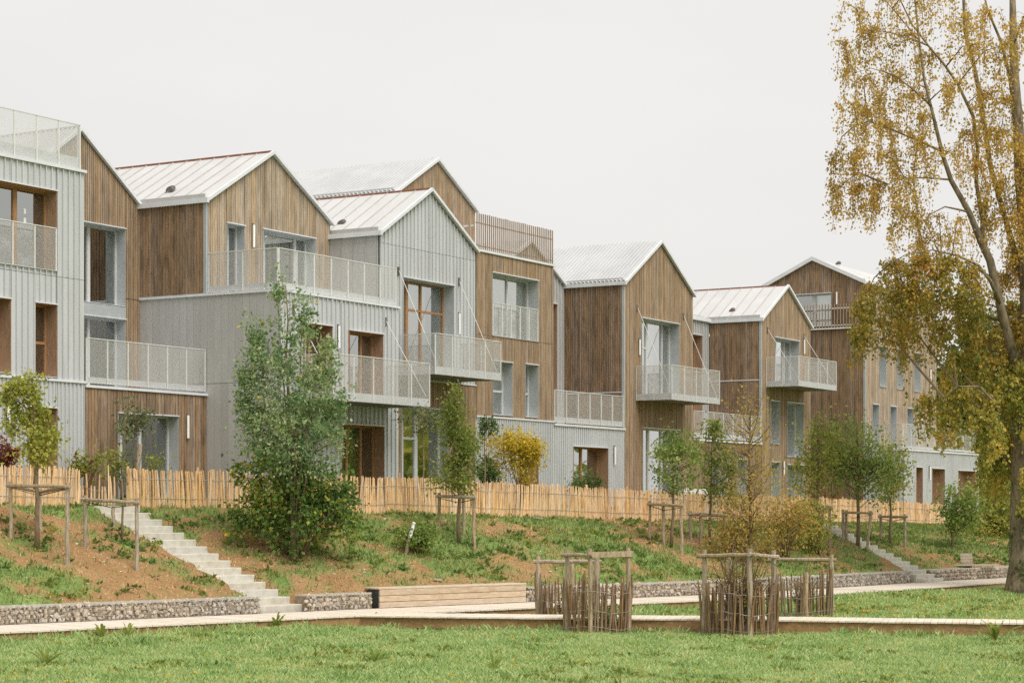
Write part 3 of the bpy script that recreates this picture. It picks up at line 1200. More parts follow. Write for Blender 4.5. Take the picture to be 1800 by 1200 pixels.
        if ridge:
            mb = MB()
            mb.box(xm - .03, xm + .03, y0 + .03, y1, zr + th - .02, zr + th + .045)
            mb.build("ridge_cap", MATS["ridge_brown"], R)
        if gut:
            mb = MB()
            mb.box(xl - ov - 0.09, xl - ov - 0.004, y0 - .1, y1, ze - 0.06, ze + 0.075)
            mb.build("eaves_trim", MATS["zinc_trim"], R)
            mb = MB()
            mb.box(xl + 0.02, xl + 0.05, y0 + .12, y1, ze + 0.10, ze + 0.215)
            mb.build("gutter_board", MATS["zinc_flat"], R)

    def vent(h, x, y, z, s=0.13):
        """half-round cowl lying on the slope"""
        mb = MB()
        n, m = 8, 4
        for j in range(m + 1):
            k = j / m
            rr = s * (1.0, 1.0, 0.9, 0.6, 0.1)[j]
            for i in range(n + 1):
                t = math.pi * i / n
                mb.v.append((x - s * 0.9 + k * s * 2.0, y + rr * math.cos(t), z - .04 + k * s * 1.1 + rr * 0.95 * math.sin(t)))
        for j in range(m):
            for i in range(n):
                a = j * (n + 1) + i
                mb.f.append((a, a + 1, a + n + 2, a + n + 1))
        mb.f.append(tuple(range(n + 1)))
        mb.build("roof_vent", MATS["dark_metal"], h.root, smooth=False)

    def shell(h, x0, x1, y0, y1, z0, z1, mat="larch_brown"):
        """the walls turned away from the lawn"""
        mb = MB()
        mb.box(x1 - .2, x1, y0 + .26, y1, z0, z1 - .06)
        mb.box(x0 + .26, x1 - .21, y1 - .2, y1, z0, z1 - .06)
        mb.build("rear_wall", MATS[mat], h.root)

    def slab(h, x0, x1, y0, y1, z0, z1, name="floor_slab", mat="zinc_trim"):
        mb = MB()
        mb.box(x0, x1, y0, y1, z0, z1)
        return mb.build(name, MATS[mat], h.root)


def F(y):
    return Wall('F', y)


def D(x):
    return Wall('D', x)


def wall_light(W, s, z0, z1, label, n=0.09):
    c = W.p(s, n, z0)
    root = thing("wall_light", label, "light", c, "white tube lights on the house walls")
    mb = MB()
    mb.tube([W.p(s, n, z0), W.p(s, n, z1)], 0.037, 8)
    mb.build("tube", MATS["lamp_white"], root, smooth=False)
    mb = MB()
    W.box(mb, s - .012, s + .012, 0.035, n - .02, z0 + .04, z1 + .05)
    mb.build("bracket", MATS["dark_metal"], root)


# ---- A: grey house with roof terrace, cut by the left frame edge
h = House("townhouse", "grey standing seam metal house with railed roof terrace at the left edge", (33.0, 36.2, 3.0))
W = F(36.2)
opA = [(35.2, 38.26, 8.6, 10.6), (35.75, 36.67, 5.95, 7.76), (37.49, 38.27, 5.93, 7.75)]
h.seams(W, 33.0, 39.28, 5.9, const(11.2), opA, 0.203, joint=8.47)
opA2 = [(37.3, 38.27, 3.0, 5.16)]
h.ribbed(W, 33.0, 39.28, 2.4, const(5.84), opA2, 0.145)
h.strip(W, 33.0, 39.30, 5.84, 5.90, 0.075)
h.strip(W, 33.0, 39.32, 11.2, 11.27, 0.09, -0.3, "parapet_cap")
h.slab(33.0, 39.2, 36.4, 46.0, 11.0, 11.15, "roof_slab")
h.shell(33.0, 39.28, 36.2, 46.0, 2.4, 11.2, "zinc_flat")
h.window(W, 35.2, 38.26, 8.6, 10.6, rev="reveal_wood", fr="frame_wood", mull=((36.45, .07), (37.17, .13)), tags=((37.5, 9.75), (37.5, 9.98)))
h.window(W, 35.75, 36.67, 5.95, 7.76, rev="reveal_wood", fr="frame_wood")
h.window(W, 37.49, 38.27, 5.93, 7.75, rev="reveal_wood", fr="frame_wood", trans=((6.8, 37.5, 38.25),), tags=((37.72, 7.42), (37.74, 6.38)))
h.window(W, 37.3, 38.27, 3.0, 5.16, rev="reveal_wood", fr="frame_wood")
h.railing(W, 35.22, 38.24, 8.62, 9.68, 0.04, 4, kick=0, name="window_guard")
h.railing(W, 33.0, 39.2, 11.29, 12.43, -0.05, 8, kick=0.3)
h.railing(D(39.2), 36.3, 44.0, 11.29, 12.42, 0.0, 10, kick=0.25)

# ---- H0: timber house set back behind its terrace
h = House("townhouse", "brown timber house set back behind a meshed terrace beside the grey house", (39.3, 36.2, 2.9))
Wb = F(38.6)
opB = [(40.6, 43.54, 5.86, 10.43)]
h.boards(Wb, 39.3, 44.14, 5.7, gable(39.2, 41.67, 44.14, 11.1, 12.89), opB, 0.075, 0.018, 0.04, "larch_narrow")
h.window(Wb, 40.6, 43.52, 8.27, 10.43, 0.29, mull=((42.38, .11), (42.0, .05)), blind=())
h.window(Wb, 40.6, 43.52, 5.86, 7.9, 0.29, mull=((42.38, .09),))
h.strip(Wb, 40.6, 43.53, 7.935, 8.262, 0.062, -0.02, "spandrel_panel", "reveal_grey")
h.strip(Wb, 43.53, 44.12, 8.50, 8.515, 0.05, 0.0, "flashing", "dark_metal")
h.gable_roof(39.2, 41.67, 44.1, 11.1, 12.89, 38.55, 47.0, 'corr', gut=False, verge=0.09)
Wf = F(36.2)
opG = [(40.53, 42.93, 2.85, 5.13)]
h.boards(Wf, 39.30, 44.14, 2.4, const(5.74), opG, 0.118, 0.016, 0.034, "larch_brown")
h.window(Wf, 40.53, 42.93, 2.85, 5.13, 0.3, mull=((41.0, .1), (41.75, .1)), blind=((40.6, 40.95),))
h.slab(39.32, 44.1, 36.25, 38.55, 5.6, 5.8)
h.strip(Wf, 39.30, 44.15, 5.745, 5.81, 0.08, -0.05)
h.railing(Wf, 39.36, 44.08, 5.86, 7.02, 0.02, 6, kick=0.16)
h.shell(39.3, 44.14, 38.6, 47.0, 5.7, 11.1)

# ---- H1: timber gable over a grey metal box
h = House("townhouse", "pale timber gabled house rising behind a big grey metal box with terrace", (44.16, 33.7, 2.8))
Wd = D(44.16)
h.seams(Wd, 33.7, 38.58, 2.3, const(8.5), [], 0.245, rib=0, mat="zinc_flat", joint=6.08)
Wf = F(33.7)
opK = [(45.25, 46.56, 5.62, 7.73), (47.38, 49.06, 5.62, 7.68), (47.0, 49.12, 2.6, 5.02)]
h.seams(Wf, 44.18, 49.9, 2.3, const(8.5), opK, 0.213)
h.strip(Wd, 33.66, 38.58, 8.5, 8.57, 0.06, -0.3, "parapet_cap")
h.strip(Wf, 44.11, 49.93, 8.502, 8.568, 0.075, -0.3, "parapet_cap")
h.slab(44.4, 49.9, 33.95, 36.15, 8.3, 8.46, "terrace_slab")
h.window(Wf, 45.25, 46.56, 5.62, 7.73, rev="reveal_wood", fr="frame_wood", mull=((45.95, .07),))
h.window(Wf, 47.38, 49.06, 5.62, 7.68, rev="reveal_wood", fr="frame_wood", mull=((48.45, .07),))
h.window(Wf, 47.0, 49.12, 2.6, 5.02, rev="reveal_wood", fr="frame_wood", mull=((47.75, .09), (48.45, .06)))
h.balcony(Wf, 44.59, 49.29, 1.5, 5.55, 6.81, 5, 2, (44.78, 49.2, 8.07, 5.85))
h.railing(Wf, 44.24, 49.86, 8.6, 9.69, -0.06, 7, kick=0.17)
h.railing(Wd, 33.78, 36.16, 8.6, 9.69, -0.06, 2, kick=0.17)
Wu = F(36.2)
opU = [(45.0, 45.81, 8.58, 10.61), (46.64, 49.16, 8.58, 10.63)]
h.boards(Wu, 44.2, 49.93, 8.45, gable(44.16, 47.05, 49.95, 11.12, 12.84), opU, 0.102, 0.012, 0.03, "larch")
h.boards(D(44.16), 36.2, 38.58, 8.575, const(11.1), [], 0.102, 0.014, 0.032, "larch_brown")
h.strip(D(44.16), 36.16, 36.26, 8.58, 11.06, 0.045, -0.02, "corner_trim", "reveal_grey")
h.window(Wu, 45.0, 45.81, 8.58, 10.61, 0.25, mull=((45.4, .05),))
h.window(Wu, 46.64, 49.16, 8.58, 10.63, 0.3, mull=((47.1, .1), (48.6, .09)), blind=((46.7, 47.6), (47.65, 48.0, 9.9)))
h.gable_roof(44.16, 47.05, 49.95, 11.12, 12.84, 36.14, 47.5, 'seam')
h.vent(44.9, 38.05, 11.66)
h.shell(44.16, 49.93, 33.7, 47.5, 2.3, 8.4, "zinc_flat")
h.shell(44.16, 49.93, 36.2, 47.4, 8.6, 11.1)

# ---- H2: grey gabled house with white roof
h = House("townhouse", "grey standing seam gabled house with white roof and balcony on stay rods", (49.95, 34.4, 2.7))
Wf, Wd = F(34.4), D(49.95)
opH = [(51.16, 53.99, 6.86, 9.58)]
h.seams(Wf, 49.97, 55.3, 6.56, gable(49.95, 52.62, 55.3, 10.76, 12.37), opH, 0.2, joint=10.5)
h.seams(Wd, 34.44, 46.0, 8.5, const(10.74), [], 0.43, rib=0.03, mat="zinc_flat")
opHg = [(51.05, 53.67, 2.5, 5.69)]
h.boards(Wf, 49.97, 55.3, 2.3, const(6.53), opHg, 0.075, 0.016, 0.04, "larch_narrow")
h.strip(Wf, 49.97, 55.3, 6.53, 6.56, 0.07)
h.window(Wf, 51.16, 53.99, 6.86, 9.58, 0.36, fr="frame_wood", mull=((51.92, .12), (52.7, .07)), trans=((8.7, 51.95, 53.95),), blind=((51.2, 53.1),))
h.window(Wf, 51.05, 53.67, 2.5, 5.69, 0.3, fr="frame_grey", mull=((51.6, .06), (52.33, .16)), trans=((4.78, 51.05, 52.33),))
h.balcony(Wf, 50.67, 54.4, 1.5, 6.6, 7.82, 4, 2, (50.9, 54.28, 9.75, 6.86))
h.gable_roof(49.95, 52.62, 55.3, 10.76, 12.37, 34.34, 46.0, 'seam')
h.vent(50.75, 36.3, 11.28)
h.shell(49.95, 55.3, 34.4, 46.0, 2.3, 10.7, "zinc_flat")

# ---- H3w: timber house with slatted roof terrace and a tall gable behind
h = House("townhouse", "flat fronted timber house with slatted roof screen and tall gable behind", (55.33, 34.4, 2.6))
Wf = F(34.4)
opW = [(56.28, 59.23, 8.2, 10.23), (56.31, 57.56, 5.66, 7.39), (58.37, 59.23, 5.66, 7.41)]
h.boards(Wf, 55.33, 60.28, 5.6, const(10.82), opW, 0.075, 0.014, 0.04, "larch_narrow")
opWb = [(57.9, 59.23, 2.5, 4.98)]
h.ribbed(Wf, 55.33, 60.28, 2.3, const(5.55), opWb, 0.115)
h.strip(Wf, 55.33, 60.30, 5.55, 5.60, 0.07)
h.strip(Wf, 55.30, 60.32, 10.82, 10.89, 0.09, -0.25, "parapet_cap")
h.slab(55.35, 60.26, 34.65, 37.45, 10.6, 10.78, "roof_slab")
h.window(Wf, 56.28, 59.23, 8.2, 10.23, 0.36, mull=((56.75, .07), (57.85, .06)), blind=((56.35, 59.0),))
h.window(Wf, 56.31, 57.56, 5.66, 7.39, 0.33, mull=(), trans=((6.46, 56.33, 57.54),), blind=((56.36, 57.5),), tags=((56.62, 6.05),))
h.window(Wf, 58.37, 59.23, 5.66, 7.41, 0.33, trans=((6.46, 58.4, 59.2),), blind=((58.42, 59.2),), tags=((58.5, 6.1),))
h.window(Wf, 57.9, 59.23, 2.5, 4.98, 0.3, rev="reveal_wood", fr="frame_wood", mull=((58.5, .08),))
h.railing(Wf, 56.3, 59.2, 8.22, 9.28, 0.045, 5, kick=0, name="window_guard")
h.strip(Wf, 55.36, 56.27, 8.19, 8.203, 0.045, 0.0, "flashing", "dark_metal")
h.strip(Wf, 59.25, 60.26, 8.19, 8.203, 0.045, 0.0, "flashing", "dark_metal")
scr = MB()
for zz in (11.0, 11.72):
    Wf.box(scr, 55.35, 60.24, -0.012, 0.015, zz, zz + .03)
scr = scr.build("roof_screen", MATS["larch_brown"], h.root)
for i in range(39):
    s = 55.36 + i * 0.1275
    mb = MB()
    Wf.box(mb, s, s + 0.044, 0.016, 0.042, 10.9, 12.04 + h.r.uniform(-.01, .01))
    mb.build("slat", MATS["larch_narrow"], scr)
side = MB()
D(55.36).box(side, 34.5, 37.4, -0.02, 0.015, 11.62, 11.67)
D(55.36).box(side, 34.5, 37.4, -0.02, 0.015, 10.95, 11.0)
side = side.build("roof_screen", MATS["galvanised"], h.root)
for i in range(11):
    mb = MB()
    D(55.36).box(mb, 34.6 + i * .26, 34.65 + i * .26, 0.016, 0.05, 10.9, 12.0)
    mb.build("slat", MATS["larch_narrow"], side)
Wr = F(37.5)
h.boards(Wr, 55.32, 60.26, 10.5, gable(55.3, 57.79, 60.28, 12.88, 14.32), [], 0.09, 0.01, 0.03, "larch_narrow")
h.seams(D(55.32), 37.5, 48.0, 10.5, const(12.86), [], 0.5, rib=0.03, mat="zinc_flat")
h.gable_roof(55.3, 57.79, 60.28, 12.88, 14.32, 37.44, 48.0, 'corr', ridge=False)
h.shell(55.33, 60.28, 34.4, 37.5, 2.3, 10.8)
h.shell(55.33, 60.28, 37.5, 48.0, 2.3, 12.85)

# ---- T3 + H3: grey terrace unit and timber gable with corrugated roof
h = House("townhouse", "timber gabled house with corrugated roof, its grey terrace unit at the left", (60.3, 34.4, 2.6))
Wf = F(34.4)
opT = [(61.65, 64.18, 2.5, 4.77)]
h.ribbed(Wf, 60.32, 65.44, 2.3, const(5.45), opT, 0.15)
h.strip(Wf, 60.32, 65.47, 5.45, 5.52, 0.08, -0.05)
h.window(Wf, 61.65, 64.18, 2.5, 4.77, 0.36, rev="reveal_wood", fr="frame_wood", mull=((61.95, .08), (62.9, .1)))
h.slab(60.32, 65.42, 34.45, 36.8, 5.3, 5.46)
h.railing(Wf, 60.38, 65.4, 5.56, 6.67, 0.01, 6, kick=0.2)
Wr = F(36.85)
opR = [(63.75, 64.81, 5.5, 10.05)]
h.seams(Wr, 60.32, 65.44, 5.4, gable(60.3, 62.88, 65.46, 10.72, 12.1), opR, 0.215, mat="zinc_flat")
h.window(Wr, 63.75, 64.81, 5.5, 10.05, 0.3, rev="reveal_wood", fr="frame_wood", trans=((7.8, 63.78, 64.78),))
h.gable_roof(60.3, 62.88, 65.40, 10.72, 12.1, 36.79, 46.5, 'corr', gut=False, ridge=False, verge=0.1)
h.shell(60.32, 65.44, 36.85, 46.5, 5.4, 10.7, "zinc_flat")
opH3 = [(66.78, 69.88, 6.8, 9.6), (66.87, 69.93, 2.5, 5.58)]
h.boards(Wf, 65.5, 71.1, 2.3, gable(65.46, 68.28, 71.1, 10.74, 12.51), opH3, 0.085, 0.012, 0.034, "larch_narrow")
h.boards(D(65.46), 34.4, 36.83, 5.5, const(10.72), [], 0.075, 0.018, 0.04, "larch_brown")
h.strip(D(65.46), 34.36, 34.46, 5.5, 10.7, 0.055, -0.02, "corner_trim", "reveal_grey")
h.strip(D(65.46), 34.46, 36.8, 6.81, 6.84, 0.06)
h.window(Wf, 66.78, 69.88, 6.8, 9.6, 0.36, mull=((67.93, .13), (69.2, .06)), trans=((8.57, 66.8, 67.9),), blind=((66.85, 68.75),))
h.window(Wf, 66.87, 69.93, 2.5, 5.58, 0.3, mull=((67.95, .14), (69.0, .12)), trans=((4.55, 67.95, 69.0),))
h.balcony(Wf, 66.31, 70.35, 1.5, 6.55, 7.81, 4, 2, (66.42, 70.25, 9.93, 6.8))
h.gable_roof(65.46, 68.28, 71.1, 10.74, 12.51, 34.34, 46.5, 'corr', ridge=False)
h.shell(65.46, 71.1, 34.4, 46.5, 2.3, 10.7)

# ---- T4 + H4: timber gable with white roof
h = House("townhouse", "smaller timber gabled house with white roof, fifth gable from the left", (71.12, 34.4, 2.5))
opT = [(72.6, 74.2, 2.4, 4.6), (75.19, 76.12, 2.4, 4.6)]
h.boards(Wf, 71.14, 77.53, 2.2, const(5.24), opT, 0.1, 0.01, 0.03, "larch_brown")
h.strip(Wf, 71.14, 77.56, 5.24, 5.31, 0.08, -0.05)
h.window(Wf, 72.6, 74.2, 2.4, 4.6, 0.3, mull=((73.4, .08),))
h.window(Wf, 75.19, 76.12, 2.4, 4.6, 0.3, blind=((75.25, 76.0),))
h.slab(71.14, 77.5, 34.45, 36.7, 5.1, 5.25)
h.railing(Wf, 71.2, 77.5, 5.36, 6.4, 0.01, 7, kick=0.2)
Wr = F(36.74)
opR = [(75.3, 76.78, 5.3, 9.76)]
h.seams(Wr, 71.14, 77.53, 5.2, const(10.36), opR, 0.22, mat="zinc_flat")
h.window(Wr, 75.3, 76.78, 5.3, 9.76, 0.3, rev="reveal_wood", fr="frame_wood")
mb = MB()
mb.box(71.1, 77.45, 36.6, 36.72, 10.36, 10.5)
mb.build("eaves_trim", MATS["zinc_trim"], h.root)
for i in range(12):
    xa, xb = 71.14 + i * 0.53, 71.14 + (i + 1) * 0.53 - .004
    mb = MB()
    mb.hexa([(xa, 36.7, 10.5), (xb, 36.7, 10.5), (xb, 44, 12.0), (xa, 44, 12.0), (xa, 36.7, 10.55), (xb, 36.7, 10.55), (xb, 44, 12.05), (xa, 44, 12.05)])
    mb.hexa([(xa, 36.7, 10.55), (xa + .022, 36.7, 10.55), (xa + .022, 44, 12.05), (xa, 44, 12.05), (xa, 36.7, 10.58), (xa + .022, 36.7, 10.58), (xa + .022, 44, 12.08), (xa, 44, 12.08)])
    mb.build("roof_panel", MATS["roof_zinc"], h.root)
h.shell(71.14, 77.53, 36.74, 44.0, 5.2, 10.3, "zinc_flat")
opH4 = [(78.87, 81.47, 7.86, 9.75), (78.46, 79.34, 5.3, 7.09), (80.18, 81.96, 4.8, 7.1), (80.18, 81.96, 2.4, 4.47), (78.52, 79.4, 2.4, 4.55)]
h.boards(Wf, 77.6, 82.76, 2.2, gable(77.57, 80.15, 82.77, 10.38, 11.97), opH4, 0.1, 0.01, 0.03, "larch_narrow")
h.boards(D(77.57), 34.4, 36.72, 5.3, const(10.36), [], 0.1, 0.01, 0.03, "larch_brown")
h.strip(D(77.57), 34.36, 34.46, 5.3, 10.34, 0.045, -0.02, "corner_trim", "reveal_grey")
h.strip(D(77.57), 34.46, 36.7, 7.89, 7.93, 0.05)
h.window(Wf, 78.87, 81.47, 7.86, 9.75, 0.36, mull=((79.85, .1), (80.75, .06)), blind=((78.95, 80.4),))
h.window(Wf, 78.46, 79.34, 5.3, 7.09, 0.33)
h.window(Wf, 80.18, 81.96, 4.8, 7.1, 0.33, mull=((80.95, .09),), blind=((80.25, 80.9),))
h.window(Wf, 80.18, 81.96, 2.4, 4.47, 0.33, mull=((80.95, .09),), blind=((80.25, 80.9),))
h.window(Wf, 78.52, 79.4, 2.4, 4.55, 0.33)
h.balcony(Wf, 77.97, 82.05, 1.5, 7.63, 8.87, 4, 2, (78.15, 82.0, 10.0, 7.9))
h.gable_roof(77.57, 80.15, 82.77, 10.38, 11.97, 34.34, 46.0, 'seam')
h.vent(78.3, 36.0, 10.88)
h.shell(77.57, 82.76, 34.4, 46.0, 2.2, 10.3)

# ---- H5: large timber house turned sideways, grey box at its foot
h = House("townhouse", "tall timber house turned sideways behind the birch, grey box at its foot", (88.0, 33.9, 2.4))
Wd, Wf = D(88.0), F(33.9)
opD = [(35.51, 37.5, 10.98, 12.46)]
h.boards(Wd, 33.9, 38.9, 2.3, gable(33.9, 36.4, 38.9, 12.85, 14.08), opD, 0.1, 0.01, 0.03, "larch_brown")
h.window(Wd, 35.51, 37.5, 10.98, 12.46, 0.2, mull=((36.44, .16),), blind=((35.55, 36.3),))
rl = MB()
Wd.box(rl, 34.1, 37.3, 0.1, 0.13, 11.72, 11.78)
Wd.box(rl, 34.1, 37.3, 0.1, 0.13, 10.95, 11.0)
rl = rl.build("picket_guard", MATS["galvanised"], h.root)
for i in range(22):
    mb = MB()
    Wd.box(mb, 34.12 + i * .147, 34.16 + i * .147, 0.131, 0.16, 10.85, 11.95)
    mb.build("picket", MATS["larch_narrow"], rl)
h.strip(Wd, 34.0, 37.4, 10.8, 10.86, 0.2)
opF = [(89.75, 90.6, 8.23, 10.09), (92.03, 92.87, 8.23, 10.09), (94.36, 95.24, 8.23, 10.09), (88.82, 89.65, 5.4, 7.38), (91.13, 91.96, 5.4, 7.38), (93.42, 94.28, 5.4, 7.38)]
h.boards(Wf, 88.03, 97.6, 2.3, const(12.82), opF, 0.1, 0.01, 0.03, "larch")
for (a, b, c, d) in opF:
    h.window(Wf, a, b, c, d, 0.36)
h.strip(Wd, 33.86, 33.96, 2.3, 12.8, 0.045, -0.02, "corner_trim", "reveal_grey")
for (ya, yb, nm) in ((33.8, 36.4, 'f'), (39.0, 36.4, 'b')):
    za = 12.83
    for i in range(18):
        xa, xb = 87.9 + i * 0.55, 87.9 + (i + 1) * .55 - .004
        mb = MB()
        mb.hexa([(xa, ya, za), (xb, ya, za), (xb, yb, 14.06), (xa, yb, 14.06), (xa, ya, za + .05), (xb, ya, za + .05), (xb, yb, 14.11), (xa, yb, 14.11)])
        mb.build("roof_panel", MATS["roof_zinc"], h.root)
    mb = MB()
    mb.hexa([(87.8, ya, za - .06), (87.895, ya, za - .06), (87.895, yb, 14.0), (87.8, yb, 14.0), (87.8, ya, za + .12), (87.895, ya, za + .12), (87.895, yb, 14.18), (87.8, yb, 14.18)])
    mb.build("verge_trim", MATS["zinc_trim"], h.root)
h.vent(90.6, 36.2, 14.1)
mb = MB()
mb.box(97.4, 97.6, 34.2, 38.9, 2.3, 12.8)
mb.box(88.3, 97.39, 38.7, 38.9, 2.3, 12.8)
mb.build("rear_wall", MATS["larch_brown"], h.root)
Wb = F(32.08)
opB = [(89.57, 90.41, 2.5, 4.49), (91.73, 93.48, 2.5, 4.47), (95.46, 98.0, 2.5, 4.43)]
h.ribbed(Wb, 88.02, 98.6, 2.2, const(5.22), opB, 0.16)
h.ribbed(D(88.0), 32.1, 33.84, 2.2, const(5.22), [], 0.16)
h.strip(Wb, 87.95, 98.64, 5.22, 5.30, 0.08, -0.1)
h.strip(D(88.0), 32.0, 33.84, 5.222, 5.298, 0.06, -0.1)
h.slab(88.2, 98.6, 32.3, 33.85, 5.0, 5.2)
for (a, b, c, d) in opB:
    h.window(Wb, a, b, c, d, 0.33, rev="reveal_wood", fr="frame_wood", mull=(((a + b) / 2 - .2, .07),) if b - a > 1 else ())
h.railing(Wb, 88.05, 98.5, 5.34, 6.44, -0.04, 10, kick=0.1)
h.railing(D(88.0), 32.15, 33.8, 5.34, 6.44, -0.04, 2, kick=0.1)

# ---- wall lights
wall_light(F(36.2), 36.54, 4.57, 5.24, "white tube light on ribbed grey wall at the left edge", 0.1)
wall_light(F(36.2), 43.29, 4.56, 5.18, "white tube light on brown boards beside the left ground floor window")
wall_light(F(36.2), 46.17, 10.06, 10.69, "white tube light on pale timber gable between its two openings")
wall_light(F(33.7), 46.81, 7.14, 7.76, "white tube light on grey box between its two upper windows", 0.1)
wall_light(F(34.4), 54.23, 8.10, 8.74, "white tube light on the grey gabled front right of its window", 0.1)
wall_light(F(34.4), 64.61, 4.20, 4.83, "white tube light on ribbed grey wall beside a wooden window", 0.1)
wall_light(F(34.4), 66.55, 8.23, 8.79, "white tube light left of the tall window on corrugated roof gable")
wall_light(F(34.4), 81.94, 9.25, 9.86, "white tube light beside the balcony door of smaller white roofed gable")
wall_light(F(34.4), 79.75, 4.01, 4.61, "white tube light by ground floor doors of smaller white roofed gable")
wall_light(D(88.0), 35.23, 11.93, 12.5, "white tube light high on the sideways timber gable at right")
wall_light(F(33.9), 96.6, 8.2, 9.4, "white tube light on the sideways house half hidden by birch leaves")
wall_light(F(33.9), 95.3, 6.5, 7.2, "white tube light above the terrace mesh of the sideways house")
wall_light(F(32.08), 91.3, 3.94, 4.54, "white tube light between doors of the far grey box", 0.1)
# ------------------------------------------------------------------ fence of split chestnut palings
def paling_meshes(mat, h=1.0, n=6, seed=2, w=0.045):
    r = random.Random(seed)
    out = []
    for k in range(n):
        mb = MB()
        ph = r.uniform(0, 6)
        sides = r.choice((4, 5))
        rings = []
        bend = r.uniform(-0.025, 0.025)
        for i, z in enumerate((-0.12, 0.35 * h, 0.75 * h, h)):
            ww = w * (1.0, 0.97, 0.9, 0.62)[i] * r.uniform(0.9, 1.1)
            dx = bend * math.sin(z / h * 3.0) + r.uniform(-0.004, 0.004)
            rings.append([(dx + ww * 0.5 * math.cos(ph + 6.283 * q / sides), ww * 0.36 * math.sin(ph + 6.283 * q / sides), z + (0.02 * math.cos(q * 2.1 + ph) if i == 3 else 0)) for q in range(sides)])
        for rg in rings:
            mb.v += rg
        for i in range(3):
            for q in range(sides):
                a, b = i * sides + q, i * sides + (q + 1) % sides
                mb.f.append((a, b, b + sides, a + sides))
        mb.f.append(tuple(3 * sides + q for q in range(sides)))
        out.append(mb.mesh("paling", MATS[mat]))
    return out


PALE = paling_meshes("chestnut", 0.95, n=9, w=0.058)
PALE_FAR_MAT = surface("chestnut_far", lin(238, 204, 156), lin(211, 168, 116), scale=7, stretch=(8, 8, 0.9), rough=0.8, vary=0.17, by='island', c3=lin(172, 122, 78), c3scale=2.0, c3amt=0.55)


def paling_fence(label, pts, limit=300, pitch=0.046, seed=1, hf=None):
    root = thing("paling_fence", label, "fence", (pts[0][0], pts[0][1], ground(pts[0][0], pts[0][1])))
    r = random.Random(seed)
    line = resample([(p[0], p[1], 0) for p in pts], pitch)
    line = [(p + Vector((0, 0.10 * math.sin(p.x * 1.1) + 0.05 * math.sin(p.x * 2.9), 0)), t) for p, t in line]
    xs = np.array([p.x for p, t in line])
    ys = np.array([p.y for p, t in line])
    zs = terrain(xs, ys)
    zs = np.convolve(np.pad(zs, 4, mode='edge'), np.ones(9) / 9, mode='valid')
    rv, rf = [], []
    for i, (p, t) in enumerate(line):
        me = PALE[r.randrange(len(PALE))]
        hh = (hf(i) if hf else 1.0) * r.uniform(0.97, 1.035) * (1 + 0.02 * math.sin(p.x * 2.3))
        lean = 0.05 * math.sin(p.x * 0.9) + r.gauss(0, 0.028)
        loc = Vector((p.x + r.uniform(-.012, .012), p.y + r.uniform(-.012, .012), zs[i] - 0.02))
        rot = (r.gauss(0, 0.02), lean, math.atan2(t.y, t.x) + r.uniform(-.3, .3))
        sc = (r.uniform(0.8, 1.3), r.uniform(0.8, 1.3), hh)
        if i < limit:
            o = link_mesh("paling", me, root, keep_world=False)
            o.location = loc - root.location
            o.rotation_euler = rot
            o.scale = sc
        else:
            M = Matrix.LocRotScale(loc, Matrix.Rotation(rot[2], 3, 'Z') @ Matrix.Rotation(rot[1], 3, 'Y'), Vector(sc))
            b = len(rv)
            rv += [tuple(M @ v.co) for v in me.vertices]
            rf += [tuple(b + k for k in pl.vertices) for pl in me.polygons]
    if rv:
        me = bpy.data.meshes.new("distant_palings")
        me.from_pydata(rv, [], rf)
        me.materials.append(PALE_FAR_MAT)
        link_mesh("distant_paling_row", me, root)["kind"] = "stuff"
    for zz in (0.22, 0.70):
        mb = MB()
        mb.tube([(line[i][0].x, line[i][0].y - 0.03, zs[i] + zz * (hf(i) if hf else 1.0)) for i in range(0, len(line), 4)], 0.006, 4)
        mb.build("wire", MATS["wire"], root)
    k = 0
    while k < len(line):
        p, t = line[k]
        mb = MB()
        s = r.uniform(-.03, .03)
        mb.tube([(p.x, p.y + .05, zs[k] - .2), (p.x + s * .5, p.y + .05, zs[k] + .5), (p.x + s, p.y + .05, zs[k] + 1.0 * (hf(k) if hf else 1.0) + r.uniform(0, .08))], [0.04, 0.038, 0.033], 6)
        mb.build("post", MATS["chestnut"], root)
        k += int(2.0 / pitch)


def fence_pts(xa, xb, n=14):
    return [(xa + (xb - xa) * i / n, float(np.interp(xa + (xb - xa) * i / n, FX, FY))) for i in range(n + 1)]


paling_fence("pale split paling fence left of the near stairs", fence_pts(32.5, 37.55), seed=5)
paling_fence("lower paling fence section across the top of the near stairs", [(37.6, 34.95), (38.9, 34.85)], seed=6, pitch=0.11, hf=lambda i: 0.55 + 0.3 * (i % 3 == 0) + 0.25 * (i > 8))
paling_fence("long pale split paling fence right of the near stairs", fence_pts(39.15, 86.5, 60), seed=9)


# ------------------------------------------------------------------ stakes, frames and tree guards
def log_(mb, a, b, r0, r1=None, seed=0, wob=0.012, n=5, sides=7):
    r = random.Random(seed)
    a, b = Vector(a), Vector(b)
    r1 = r0 if r1 is None else r1
    pts, rad = [], []
    for i in range(n + 1):
        k = i / n
        pts.append(a.lerp(b, k) + Vector((r.uniform(-wob, wob), r.uniform(-wob, wob), r.uniform(-wob, wob) if 0 < i < n else 0)))
        rad.append((r0 + (r1 - r0) * k) * r.uniform(0.93, 1.07))
    mb.tube(pts, rad, sides)


